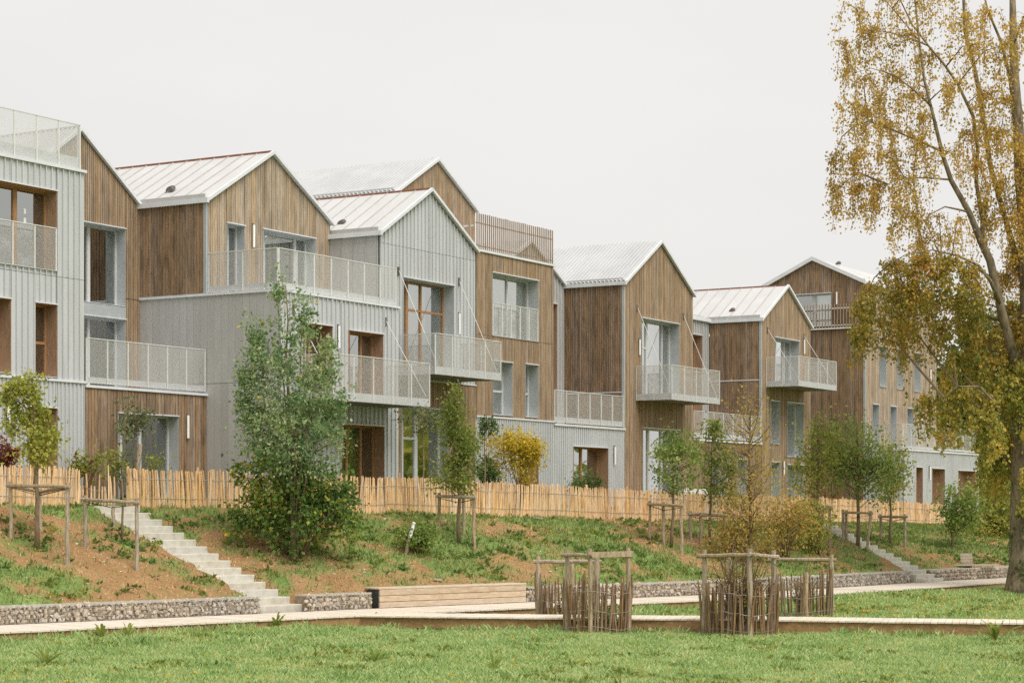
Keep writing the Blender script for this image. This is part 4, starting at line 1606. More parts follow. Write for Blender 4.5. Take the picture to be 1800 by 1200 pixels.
def stake_frame(label, posts, rails, seed=1, rad=0.042):
    """posts: (u, v_base, v_top[, u_top]) as seen in the photo on the bank; rails join post tops"""
    pp = []
    for p in posts:
        b, d = at(p[0], p[1])
        t = up_at(p[3] if len(p) > 3 else p[0], p[2], d)
        pp.append((b, t, d))
    c = pp[0][0]
    root = thing("stake_frame", label, "tree stake", c, "tree stake frames on the bank")
    for i, (b, t, d) in enumerate(pp):
        mb = MB()
        log_(mb, b - Vector((0, 0, .25)), t, rad, rad * .9, seed * 7 + i)
        mb.build("post", MATS["stake"], root)
    for j, (i, k, e) in enumerate(rails):
        a, b = pp[i][1] - Vector((0, 0, .09)), pp[k][1] - Vector((0, 0, .09))
        dr = (b - a).normalized() * e
        off = -FWD * 0.05
        mb = MB()
        log_(mb, a - dr + off, b + dr + off, rad * .85, rad * .8, seed * 11 + j, 0.008)
        mb.build("rail", MATS["stake"], root)
    if len(pp) > 2:
        mid = (pp[0][1] + pp[1][1] + pp[2][1]) / 3 - Vector((0, 0, .25))
        for i in (0, 1):
            mb = MB()
            mb.bar(pp[i][1] - Vector((0, 0, .14)), mid, 0.05, 0.012)
            mb.build("tie_band", MATS["black_band"], root)
    return root


stake_frame("stake frame round the yellowish tree at the far left", [(19, 945, 846), (118, 993, 848), (70, 930, 858)], [(0, 1, .1), (0, 2, .02), (1, 2, .02)], 1, 0.05)
stake_frame("stake frame round the thin sapling left of the near stairs", [(149, 962, 870), (241, 1003, 876), (199, 925, 872)], [(0, 1, .08)], 2, 0.047)
stake_frame("stake frame round the dense columnar tree in the middle", [(772, 935, 866), (833, 968, 868), (815, 940, 866)], [(0, 1, .08), (0, 2, .02), (1, 2, .02)], 3, 0.05)
stake_frame("stake frame round the dark round tree right of the middle", [(1142, 948, 880), (1198, 974, 883), (1166, 957, 882)], [(0, 1, .08), (0, 2, .02), (1, 2, .02)], 4, 0.05)
stake_frame("stake frame under the light green tree beside orange shrubs", [(1214, 952, 898), (1273, 955, 900), (1232, 957, 900)], [(0, 1, .08), (1, 2, .02)], 5, 0.05)
stake_frame("stake frame partly hidden by orange shrubs near far stairs", [(1436, 950, 888), (1459, 962, 889), (1445, 940, 888)], [(0, 1, .12)], 6, 0.05)
stake_frame("stake frame left of the far stairs with leaning post", [(1482, 951, 895), (1523, 967, 897, 1531), (1488, 948, 896)], [(0, 1, .05), (0, 2, .02)], 7, 0.05)
stake_frame("stake frame right of the far stairs", [(1548, 948, 903), (1591, 962, 903), (1565, 950, 904)], [(0, 1, .1), (1, 2, .02)], 8, 0.05)

GUARD = paling_meshes("chestnut_old", 0.9, seed=8, w=0.06)


def tree_guard(label, u, v, rad, tops, rails, hp=1.05, n=62, seed=1, d=None, flat=None):
    """cage of old palings and wire on round posts; posts at the given angles (degrees from the camera's right)"""
    if d is None:
        c, d = at(u, v)
    else:
        x, y = ray(u, d)
        c = Vector((x, y, ground(x, y)))
    root = thing("tree_guard", label, "tree guard", c, "paling cages on the lawn")
    r = random.Random(seed)
    P = lambda ang, rr, z: c + RIGHT * (rr * math.cos(math.radians(ang))) + FWD * (rr * math.sin(math.radians(ang))) + Vector((0, 0, z))
    for i, (ang, ht) in enumerate(tops):
        mb = MB()
        log_(mb, P(ang, rad, -.2), P(ang, rad, ht), 0.055, 0.05, seed * 5 + i, 0.014)
        mb.build("post", MATS["stake"], root)
    for j, (i, k, e) in enumerate(rails):
        a = P(tops[i][0], rad + .06, tops[i][1] - .13)
        b = P(tops[k][0], rad + .06, tops[k][1] - .13)
        dr = (b - a).normalized() * e
        mb = MB()
        if flat is not None and j == flat:
            mb.bar(a - dr, b + dr, 0.035, 0.12)
        else:
            log_(mb, a - dr, b + dr, 0.046, 0.042, seed * 9 + j, 0.012)
        mb.build("rail", MATS["stake"], root)
    for i in range(n):
        ang = 360.0 * i / n + r.uniform(-3, 3)
        o = link_mesh("paling", GUARD[r.randrange(len(GUARD))], root, keep_world=False)
        o.location = P(ang, rad + r.uniform(-.02, .03), 0) - root.location
        o.rotation_euler = (r.gauss(0, .045), r.gauss(0, .045), math.radians(ang) + AX - 1.57 + r.uniform(-.4, .4))
        o.scale = (r.uniform(.75, 1.25), r.uniform(.8, 1.3), hp / 0.9 * r.uniform(0.8, 1.16))
    for zz in (0.12, 0.42, 0.76):
        mb = MB()
        mb.tube([P(a, rad + 0.04 + r.uniform(-.012, .012), zz * hp / .9 + 0.035 * math.sin(a / 19.0 + seed) + r.uniform(-.015, .015)) for a in range(0, 361, 9)], 0.0035, 4)
        mb.build("wire", MATS["wire"], root)
    return c, d


cgA, dA = tree_guard("paling cage with flat board rail in front of the bench", 1050, 1112, 0.7, [(200, 1.80), (255, 1.82), (-20, 1.83), (90, 1.6)], [(0, 1, .08), (1, 2, .04)], seed=1, flat=1)
cgB, dB = tree_guard("paling cage nearest the camera with twiggy shrub inside", 1300, 1116, 0.76, [(190, 1.80), (280, 1.84), (15, 1.78), (100, 1.6)], [(0, 1, .1), (1, 2, .1)], seed=2, n=74)
cgC, dC = tree_guard("paling cage behind the one with the flat board", 998, 1090, 0.68, [(190, 1.55), (-10, 1.55), (80, 1.5)], [(0, 1, .06)], seed=3, d=47.2, n=38)
cgD, dD = tree_guard("far right paling cage beyond the branching boardwalk", 1410, 1076, 0.72, [(165, 1.52), (-10, 1.52), (270, 1.1)], [(0, 1, .05)], seed=4, d=50.5, n=42)


# ------------------------------------------------------------------ foliage
def leaves_from(points, dirs, size, seed, fold=0.25, aspect=0.62):
    """one mesh of leaf-sized folded diamonds: points (N,3), dirs (N,3) pointing from stalk to tip"""
    rg = np.random.default_rng(seed)
    n = len(points)
    sz = size * rg.uniform(0.5, 1.55, n)[:, None]
    d = dirs / np.maximum(np.linalg.norm(dirs, axis=1, keepdims=True), 1e-6)
    r = rg.normal(size=(n, 3))
    w = np.cross(d, r)
    w /= np.maximum(np.linalg.norm(w, axis=1, keepdims=True), 1e-6)
    nn = np.cross(d, w)
    a = points
    b = points + d * sz * 0.45 + w * sz * aspect * 0.5 + nn * sz * fold * 0.3
    c = points + d * sz
    e = points + d * sz * 0.45 - w * sz * aspect * 0.5 + nn * sz * fold * 0.3
    v = np.stack([a, b, c, e], 1).reshape(-1, 3)
    i = np.arange(n)[:, None] * 4
    f = np.concatenate([i, i + 1, i + 2, i + 3], 1)
    return v, f


LEAF_YG = leaf_mat("leaf_yellow_green", [lin(118, 128, 50), lin(150, 158, 66), lin(182, 182, 86), lin(204, 196, 104)])
LEAF_GREEN = leaf_mat("leaf_green", [lin(92, 120, 58), lin(124, 148, 74), lin(156, 172, 92), lin(184, 188, 112)])
LEAF_DARK = leaf_mat("leaf_dark_green", [lin(66, 90, 50), lin(90, 114, 62), lin(118, 136, 78), lin(144, 154, 94)])
LEAF_POPLAR = leaf_mat("leaf_poplar", [lin(82, 118, 70), lin(114, 146, 92), lin(150, 172, 118), lin(178, 190, 140), lin(188, 192, 140)])
LEAF_HAZEL = leaf_mat("leaf_hazel", [lin(62, 94, 46), lin(88, 120, 58), lin(114, 142, 72), lin(142, 160, 78), lin(192, 176, 72)])
LEAF_BRIGHT = leaf_mat("leaf_bright_green", [lin(96, 116, 52), lin(124, 140, 64), lin(152, 160, 80), lin(180, 178, 96)])
LEAF_MIX = leaf_mat("leaf_green_gold", [lin(116, 134, 60), lin(148, 160, 74), lin(178, 178, 90), lin(200, 180, 94)])
LEAF_YELLOW = leaf_mat("leaf_yellow", [lin(164, 150, 54), lin(202, 180, 60), lin(226, 202, 78), lin(236, 216, 106)])
LEAF_OLIVE = leaf_mat("leaf_olive", [lin(79, 90, 59), lin(108, 118, 79), lin(136, 142, 102), lin(158, 163, 118)])
LEAF_ORANGE = leaf_mat("leaf_autumn", [lin(132, 132, 62), lin(160, 152, 76), lin(188, 170, 88), lin(202, 162, 86), lin(176, 160, 96)])
LEAF_RED = leaf_mat("leaf_red", [lin(110, 66, 56), lin(136, 78, 62), lin(150, 96, 72), lin(124, 116, 70)])
LEAF_BIRCH = leaf_mat("leaf_birch", [lin(144, 130, 60), lin(182, 156, 70), lin(210, 176, 84), lin(226, 194, 104), lin(216, 164, 76)])
LEAF_BIRCH_LOW = leaf_mat("leaf_birch_low", [lin(104, 112, 52), lin(136, 138, 62), lin(172, 158, 72), lin(210, 176, 84), lin(212, 154, 68)])
LEAF_BIRCH_BASE = leaf_mat("leaf_birch_base", [lin(116, 130, 58), lin(150, 156, 72), lin(186, 178, 86), lin(218, 194, 96), lin(212, 170, 80)])
LEAF_GOLD = leaf_mat("leaf_gold", [lin(245, 192, 59), lin(245, 210, 75)])


def crown_points(ells, n_clump, per, spread, seed):
    """leaf positions in clumps scattered through a set of ellipsoids (cx, cy, cz, rx, ry, rz, weight)"""
    rg = np.random.default_rng(seed)
    wt = np.array([e[6] for e in ells], float)
    wt /= wt.sum()
    pick = rg.choice(len(ells), n_clump, p=wt)
    E_ = np.array(ells, float)[pick]
    d = rg.normal(size=(n_clump, 3))
    d /= np.linalg.norm(d, axis=1, keepdims=True)
    rad = rg.uniform(0.05, 1.3, n_clump) ** 0.6
    c = E_[:, :3] + d * rad[:, None] * E_[:, 3:6]
    k = rg.poisson(per * rg.gamma(1.5, 1 / 1.5, n_clump))
    idx = np.repeat(np.arange(n_clump), k)
    p = c[idx] + rg.normal(size=(len(idx), 3)) * spread * rg.uniform(0.6, 1.3, n_clump)[idx][:, None]
    out = d[idx] * 0.7 + rg.normal(size=(len(idx), 3)) * 0.7
    out[:, 2] -= 0.35
    return p, out, c


def plant(name, label, cat, base, stems, ells, n_clump, per, spread, leaf, mat, seed=1, trunk_mat="bark", twig_frac=0.5,
          group=None, extra=None, upright=False, sides=7):
    """tree or shrub: stems [(points, radii)] in metres from the base (right, forward, up), leaf clumps in ellipsoids"""
    root = thing(name, label, cat, base, group)
    B = Vector(base)
    tr = lambda p: B + RIGHT * p[0] + FWD * p[1] + Vector((0, 0, p[2]))
    mb = MB()
    allp = []
    for (pts, rad) in stems:
        P = [tr(p) for p in pts]
        mb.tube(P, list(rad), sides)
        allp += [(p, r) for p, r in zip(P, rad)]
    mb.build("trunk", MATS[trunk_mat], root, smooth=True)
    if not ells:
        return root
    ew = [tuple(tr(e[:3])) + (e[3], e[3] if len(e) < 6 else e[4], e[4] if len(e) < 6 else e[5], e[-1]) for e in ells]
    p, dirs, clumps = crown_points(ew, n_clump, per, spread, seed)
    if upright:
        dirs[:, 2] = np.abs(dirs[:, 2]) + 0.3
    rg = random.Random(seed)
    # limbs from the stems out to the clumps
    dense = []
    for (pts, rad) in stems:
        P = [tr(q) for q in pts]
        for i in range(len(P) - 1):
            for k in range(6):
                dense.append((P[i].lerp(P[i + 1], k / 6), rad[i] + (rad[i + 1] - rad[i]) * k / 6))
    bz = min(q[0].z for q in dense)
    mb = MB()
    for c in clumps:
        if rg.random() > twig_frac:
            continue
        C = Vector(c)
        cand = [q for q in dense if q[0].z < C.z - 0.05] or dense
        q = min(cand, key=lambda s: (s[0] - C).length + 0.55 * abs((C.z - s[0].z) - 0.6 * math.hypot(C.x - s[0].x, C.y - s[0].y)))
        mid = q[0].lerp(C, 0.5) + Vector((rg.uniform(-.05, .05), rg.uniform(-.05, .05), 0.06 * (C - q[0]).length))
        r0 = min(q[1] * 0.55, 0.006 + 0.012 * (C - q[0]).length)
        mb.tube([q[0], mid, C], [r0, r0 * .6, 0.003], 4, cap=False)
    mb.build("branches", MATS["twig"], root, kind="stuff")
    v, f = leaves_from(p, dirs, leaf, seed + 5)
    link_mesh("crown", np_mesh("crown", v, f, mat), root)["kind"] = "stuff"
    if extra:
        (m2, k2, sz2) = extra
        sel = np.random.default_rng(seed + 9).choice(len(p), min(k2, len(p)), replace=False)
        v, f = leaves_from(p[sel] + np.random.default_rng(1).normal(size=(len(sel), 3)) * 0.03, dirs[sel], sz2, seed + 8)
        link_mesh("yellowed_leaves", np_mesh("yellowed_leaves", v, f, m2), root)["kind"] = "stuff"
    return root


def wavy(h, lean=0.0, n=6, wob=0.03, seed=0, r0=0.05, r1=0.01):
    r = random.Random(seed)
    pts = [(0, 0, -0.15)]
    for i in range(1, n + 1):
        k = i / n
        pts.append((lean * k + r.uniform(-wob, wob), r.uniform(-wob, wob), h * k))
    return pts, [r0 + (r1 - r0) * i / n for i in range(n + 1)]


def px(d):
    return d / FOC


def tree_at(u, v, d=None):
    if d is None:
        return at(u, v)
    x, y = ray(u, d)
    return Vector((x, y, ground(x, y))), d


def el(base_u, base_v, d, u, v, ru, rv, w=1.0, dz=0.0, depth=None):
    """ellipsoid seen at (u, v) with pixel radii, in metres relative to a base seen at (base_u, base_v)"""
    k = px(d)
    return ((u - base_u) * k, dz, (base_v - v) * k, ru * k, (depth if depth else ru * k), rv * k, w)


def base_v_of(p, d):
    return 890.0 - (p.z - EYE) * FOC / d


# young trees on the bank and behind the fence
def young_tree(label, u, v, ells, clumps, per, mat, seed, leaf=0.075, spread=0.12, r0=0.05, lean=0.0, d=None, top=None, name="young_tree", group="young trees", cat="tree", extra=None, twig=0.6):
    p, dd = tree_at(u, v, d)
    bv = base_v_of(p, dd)
    E_ = [el(u, bv, dd, *e) for e in ells]
    h = (max(e[2] + e[5] * 0.7 for e in E_) if top is None else (bv - top) * px(dd))
    return plant(name, label, cat, p, [wavy(h, lean * px(dd), 7, 0.03, seed, r0, 0.012)], E_, clumps, per, spread, leaf, mat, seed, group=group, extra=extra, twig_frac=twig)


young_tree("small tree with yellow green leaves in stakes at the far left", 66, 965, [(38, 688, 26, 26, .9), (50, 735, 34, 40, 1.5), (64, 795, 36, 30, 1.6), (22, 700, 18, 22, .5), (86, 770, 18, 34, .7), (60, 672, 14, 16, .3)], 110, 28, LEAF_YG, 11, 0.085, 0.11, 0.062, -8)
young_tree("thin sparse sapling in stakes left of the near stairs", 214, 950, [(222, 760, 16, 40, 1), (215, 840, 14, 40, .8), (225, 720, 14, 20, .5)], 26, 12, LEAF_OLIVE, 12, 0.07, 0.1, 0.03, 6)
young_tree("small olive standard with thin trunk behind the fence at left", 235, 840, [(240, 735, 30, 24, 1), (226, 745, 18, 16, .5), (254, 738, 18, 16, .5)], 46, 26, LEAF_OLIVE, 13, 0.07, 0.1, 0.03, 3, d=52.5)
young_tree("dense bright columnar tree in stakes in the middle of the bank", 807, 955, [(798, 708, 14, 22, .7), (800, 750, 24, 30, 1.8), (808, 795, 28, 32, 1.9), (804, 838, 36, 22, 1.9), (784, 728, 12, 14, .35), (824, 770, 12, 16, .35), (786, 812, 16, 14, .4)], 150, 32, LEAF_BRIGHT, 14, 0.08, 0.12, 0.06, 0)
young_tree("olive standard tree behind fence before the large ground floor window", 743, 840, [(740, 735, 32, 18, 1), (728, 742, 24, 14, .7), (756, 740, 20, 14, .7)], 44, 20, LEAF_OLIVE, 15, 0.07, 0.1, 0.035, 0, d=58)
young_tree("little lollipop tree with round dark crown beside yellow shrub", 853, 842, [(857, 748, 17, 17, 1)], 26, 26, LEAF_DARK, 16, 0.07, 0.08, 0.03, 0, d=60.5)
young_tree("dark green round tree in stakes right of the middle", 1180, 962, [(1192, 800, 40, 36, 2), (1184, 842, 32, 22, 1.2), (1172, 785, 22, 22, 1), (1214, 800, 22, 26, 1), (1200, 770, 16, 14, .5)], 110, 24, LEAF_GREEN, 17, 0.085, 0.15, 0.055, 6)
young_tree("light green tree in stakes next to orange shrubs", 1248, 957, [(1250, 760, 20, 20, 1), (1256, 800, 34, 32, 1.4), (1268, 850, 34, 34, 1.4), (1238, 800, 18, 40, .8), (1285, 830, 14, 20, .4)], 100, 26, LEAF_BRIGHT, 18, 0.09, 0.13, 0.045, 4)
young_tree("left one of the dark leafy trees above the far stairs", 1437, 955, [(1436, 800, 34, 50, 2), (1424, 845, 34, 26, 1.2), (1450, 752, 22, 24, .7), (1415, 780, 14, 26, .4)], 120, 19, LEAF_MIX, 19, 0.095, 0.2, 0.06, 2)
young_tree("widest dark leafy tree above the far stairs", 1508, 957, [(1500, 795, 46, 42, 2.2), (1525, 838, 56, 34, 2), (1468, 810, 30, 44, 1), (1540, 785, 22, 40, .8), (1490, 750, 20, 16, .4), (1558, 815, 22, 16, .5)], 200, 21, LEAF_GREEN, 20, 0.095, 0.22, 0.07, 0)
young_tree("right one of the dark leafy trees above the far stairs", 1566, 958, [(1566, 845, 26, 36, 1.6), (1574, 800, 18, 26, .6)], 80, 19, LEAF_MIX, 21, 0.095, 0.19, 0.05, 0)
young_tree("loose green shrub tree near the end of the paling fence", 1672, 962, [(1685, 880, 30, 34, 1.5), (1672, 915, 24, 26, .8), (1700, 900, 24, 30, .8)], 110, 28, LEAF_GREEN, 22, 0.1, 0.15, 0.05, 6)


def shrub(label, u, v, ells, clumps, per, mat, seed, leaf=0.08, spread=0.12, d=None, stems=7, spreadx=0.5, name="shrub", extra=None, r0=0.016, group="shrubs", twig=0.8):
    p, dd = tree_at(u, v, d)
    bv = base_v_of(p, dd)
    E_ = [el(u, bv, dd, *e) for e in ells]
    r = random.Random(seed)
    ss = []
    for i in range(stems):
        e = E_[r.randrange(len(E_))]
        tx, ty, tz = e[0] + r.uniform(-.7, .7) * e[3], r.uniform(-.6, .6) * e[3], e[2] + r.uniform(-.1, .8) * e[5]
        pts = [(r.uniform(-.06, .06), r.uniform(-.06, .06), -0.1)]
        for k in (0.35, 0.7, 1.0):
            pts.append((tx * k ** 1.3 + r.uniform(-.03, .03), ty * k ** 1.3, tz * k))
        ss.append((pts, [r0, r0 * .8, r0 * .5, r0 * .2]))
    return plant(name, label, "shrub", p, ss, E_, clumps, per, spread, leaf, mat, seed, "twig", group=group, extra=extra, sides=5, twig_frac=twig)


shrub("round golden yellow shrub in front of ribbed grey wall", 915, 852, [(884, 805, 26, 42, 1), (926, 800, 32, 42, 1.4), (905, 775, 38, 18, .8), (940, 790, 18, 26, .5)], 190, 26, LEAF_YELLOW, 31, 0.075, 0.12, d=62, stems=10)
shrub("dark evergreen shrub left of the yellow shrub", 858, 848, [(860, 828, 20, 22, 1)], 40, 34, LEAF_DARK, 32, 0.08, 0.1, d=61.5)
shrub("rose bush in front of the wooden window in ribbed wall", 1030, 862, [(1022, 845, 22, 16, 1), (1042, 848, 16, 16, .8)], 46, 26, LEAF_DARK, 33, 0.07, 0.09, d=64, extra=(LEAF_ORANGE, 18, .09))
shrub("small bush with yellow flowers beside the white marked stake", 738, 975, [(742, 945, 28, 26, 1.4), (722, 935, 20, 22, .6)], 60, 34, LEAF_GREEN, 34, 0.075, 0.1, extra=(LEAF_GOLD, 30, .06))
shrub("reddish climbing bush at the left end of the fence", 6, 850, [(8, 800, 18, 26, 1)], 26, 22, LEAF_RED, 35, 0.09, 0.1, d=49.5)
shrub("leafy bush with red tips behind the fence by near stairs", 148, 845, [(140, 818, 14, 18, .8), (165, 815, 22, 22, 1)], 40, 20, LEAF_MIX, 36, 0.08, 0.12, d=51.5, extra=(LEAF_RED, 90, .09))
shrub("weedy green bush before the left ground floor window", 215, 840, [(206, 812, 16, 18, 1), (272, 810, 12, 12, .5)], 34, 20, LEAF_MIX, 37, 0.08, 0.12, d=52.2)
shrub("orange and olive shrub left of the bare sapling", 1290, 985, [(1290, 925, 32, 46, 1), (1270, 955, 24, 26, .7), (1325, 950, 26, 34, .8)], 120, 17, LEAF_ORANGE, 38, 0.085, 0.17, stems=22)
shrub("large orange autumn shrub right of the bare sapling", 1380, 985, [(1362, 925, 40, 46, 1.4), (1402, 905, 34, 32, 1.2), (1350, 965, 30, 28, .8)], 140, 16, LEAF_ORANGE, 39, 0.085, 0.2, stems=30, extra=(LEAF_RED, 120, .08))
shrub("olive autumn shrub below the dark leafy trees", 1440, 975, [(1428, 915, 30, 40, 1), (1415, 950, 26, 24, .6)], 100, 22, LEAF_MIX, 40, 0.09, 0.18, stems=12)
shrub("red leaved shrub behind the fence by far stairs", 1460, 890, [(1455, 880, 14, 14, 1), (1470, 882, 10, 12, .6)], 26, 22, LEAF_RED, 41, 0.1, 0.12, d=82)
shrub("dark wild bush behind the birch trunk", 1745, 965, [(1745, 920, 40, 50, 1.5), (1765, 880, 34, 40, 1), (1735, 950, 30, 26, .6)], 170, 30, LEAF_MIX, 42, 0.12, 0.2, d=78, stems=14)

# weeping twiggy shrubs inside the cages
def twiggy(label, c, hgt, rad, n, leafn, mat, seed, base_h=0.0):
    r = random.Random(seed)
    root = thing("twiggy_shrub", label, "shrub", c, "shrubs in the paling cages")
    pts_l = []
    mb = MB()
    for i in range(n):
        a = r.uniform(0, 6.283)
        rr = rad * r.uniform(.2, 1.0)
        hh = hgt * r.uniform(.45, 1.0)
        P = []
        for k in (0, .25, .5, .75, 1.0):
            x = math.cos(a) * (0.06 + rr * k ** 1.4) + r.uniform(-.04, .04)
            y = math.sin(a) * (0.06 + rr * k ** 1.4) + r.uniform(-.04, .04)
            P.append(Vector(c) + RIGHT * x + FWD * y + Vector((0, 0, base_h + hh * k - .05)))
        mb.tube(P, [.017, .014, .011, .008, .004], 4, cap=False)
        for j in range(4):
            k = r.uniform(.35, .95)
            q = P[int(k * 4)].lerp(P[min(int(k * 4) + 1, 4)], k * 4 % 1)
            t = q + Vector((r.gauss(0, .18), r.gauss(0, .18), r.uniform(0.02, .3)))
            mb.tube([q, q.lerp(t, .5) + Vector((0, 0, .03)), t], [.008, .006, .003], 3, cap=False)
            pts_l.append(t)
            pts_l.append(q)
    mb.build("stems", MATS["twig"], root, kind="stuff")
    rg = np.random.default_rng(seed)
    base = np.array([tuple(p) for p in pts_l])
    p = base[rg.integers(0, len(base), leafn)] + rg.normal(size=(leafn, 3)) * 0.06
    v, f = leaves_from(p, rg.normal(size=(leafn, 3)), 0.06, seed)
    link_mesh("leaves", np_mesh("leaves", v, f, mat), root)["kind"] = "stuff"


twiggy("brown twiggy shrub growing in the nearest cage", cgB, 2.1, 0.85, 80, 700, LEAF_ORANGE, 51)
twiggy("small green shrub inside the cage with flat board rail", cgA, 0.75, 0.4, 26, 420, LEAF_GREEN, 52)
twiggy("dry low shrub in the cage behind the flat board one", cgC, 0.8, 0.35, 20, 120, LEAF_ORANGE, 53)
twiggy("dry shrub in the far right paling cage", cgD, 1.0, 0.4, 24, 160, LEAF_ORANGE, 54)

# nearly bare sapling rising behind the nearest cage
_p, _d = at(1318, 990)
_k = px(_d)
_st = [([(0, 0, -.1), (.02, 0, 90 * _k), (-.02, 0, 190 * _k), (.05, 0, 290 * _k)], [.055, .045, .03, .008])]
_r = random.Random(77)
for _i in range(54):
    _z = _r.uniform(10, 240) * _k
    _a = _r.uniform(0, 6.283)
    _l = _r.uniform(0.35, 1.9) * (1.25 - _z / (300 * _k))
    _sl = _r.uniform(0.35, 1.5)
    _cx, _cy = math.cos(_a) * _l, math.sin(_a) * _l * .7
    _st.append(([(0, 0, _z), (_cx * .35 + _r.uniform(-.08, .08), _cy * .3, _z + _l * _sl * .3), (_cx * .75 + _r.uniform(-.1, .1), _cy * .8, _z + _l * _sl * .75), (_cx, _cy, _z + _l * _sl * _r.uniform(.9, 1.4))], [.017, .012, .008, .004]))
plant("bare_sapling", "nearly bare sapling with upswept branches between light green tree and far stairs", "tree", _p, _st,
      [(0, 0, 220 * _k, .8, .7, 1.5, 1), (.2, 0, 110 * _k, 1.2, .9, 1.1, 1.2)], 190, 12, 0.2, 0.075, LEAF_ORANGE, 78, "twig", twig_frac=.7, group="young trees")

# tall poplar-like tree with a broad hazel bush around its foot
_p, _d = at(516, 985)
_bv = base_v_of(_p, _d)
_E = [el(516, _bv, _d, *e) for e in ((488, 515, 9, 28, .3), (500, 565, 14, 40, .5), (536, 560, 11, 40, .4), (450, 600, 18, 44, .5), (566, 625, 18, 44, .5), (500, 640, 50, 44, 1.5),
                                      (440, 665, 26, 44, .9), (566, 690, 34, 50, 1.2), (505, 720, 84, 48, 2.8), (515, 785, 84, 46, 3.0), (452, 740, 34, 56, 1.2), (594, 735, 16, 50, .6))]
_st = [wavy(480 * px(_d), -0.2, 8, 0.05, 61, 0.07, 0.012)]
for _i, (_du, _dv) in enumerate(((-64, 385), (48, 400), (-28, 450), (70, 330), (-20, 300), (30, 300), (-55, 300), (14, 420))):
    _st.append(([(0, 0, .3), (_du * .35 * px(_d), .2 * (-1) ** _i, _dv * .45 * px(_d)), (_du * .8 * px(_d), .1, _dv * .8 * px(_d)), (_du * px(_d), 0, _dv * px(_d))], [.03, .024, .014, .005]))
plant("poplar_tree", "tall slender green tree standing before the grey box", "tree", _p, _st, _E, 640, 25, 0.11, 0.08, LEAF_POPLAR, 62, twig_frac=.5, extra=(LEAF_GOLD, 90, .09))
_p2, _d2 = at(520, 978)
_bv = base_v_of(_p2, _d2)
_E = [el(520, _bv, _d2, *e) for e in ((520, 865, 84, 32, 2.4), (448, 895, 44, 28, 1.2), (590, 885, 42, 28, 1.2), (520, 915, 86, 34, 2.2), (428, 930, 26, 20, .5), (505, 962, 44, 22, .8), (500, 825, 88, 30, 2.2), (612, 920, 26, 18, .5), (560, 845, 56, 28, .8))]
_st = []
_r = random.Random(5)
for _i in range(12):
    _x, _y, _z = _r.uniform(-1.3, 1.3), _r.uniform(-.8, .8), _r.uniform(.9, 2.0)
    _st.append(([(_x * .1, _y * .1, -.1), (_x * .4, _y * .4, _z * .5), (_x, _y, _z)], [.03, .022, .008]))
plant("hazel_bush", "broad leafy bush around the foot of the tall slender tree", "shrub", _p2, _st, _E, 420, 22, 0.13, 0.105, LEAF_HAZEL, 63, twig_frac=.6, extra=(LEAF_GOLD, 130, .1))

# far trees beyond the houses at the right
for _n, (_lab, _u, _d, _es, _c, _m, _sd) in enumerate((
        ("far green tree beyond the houses, left of the birch trunk", 1700, 112, [(1700, 660, 60, 70, 2), (1690, 740, 66, 60, 2), (1720, 590, 36, 40, 1)], 330, LEAF_DARK, 71),
        ("far tall tree at the right frame edge behind the birch", 1785, 118, [(1785, 640, 56, 90, 2), (1790, 760, 60, 70, 2)], 300, LEAF_GREEN, 72),
        ("low far hedge tree behind the grey box", 1735, 104, [(1735, 800, 60, 50, 2), (1725, 850, 60, 40, 1.6)], 240, LEAF_MIX, 73))):
    young_tree(_lab, _u, 880, _es, _c, 34, _m, _sd, 0.24, 0.42, 0.2, 0, d=_d, name="far_tree", group="trees beyond the houses")
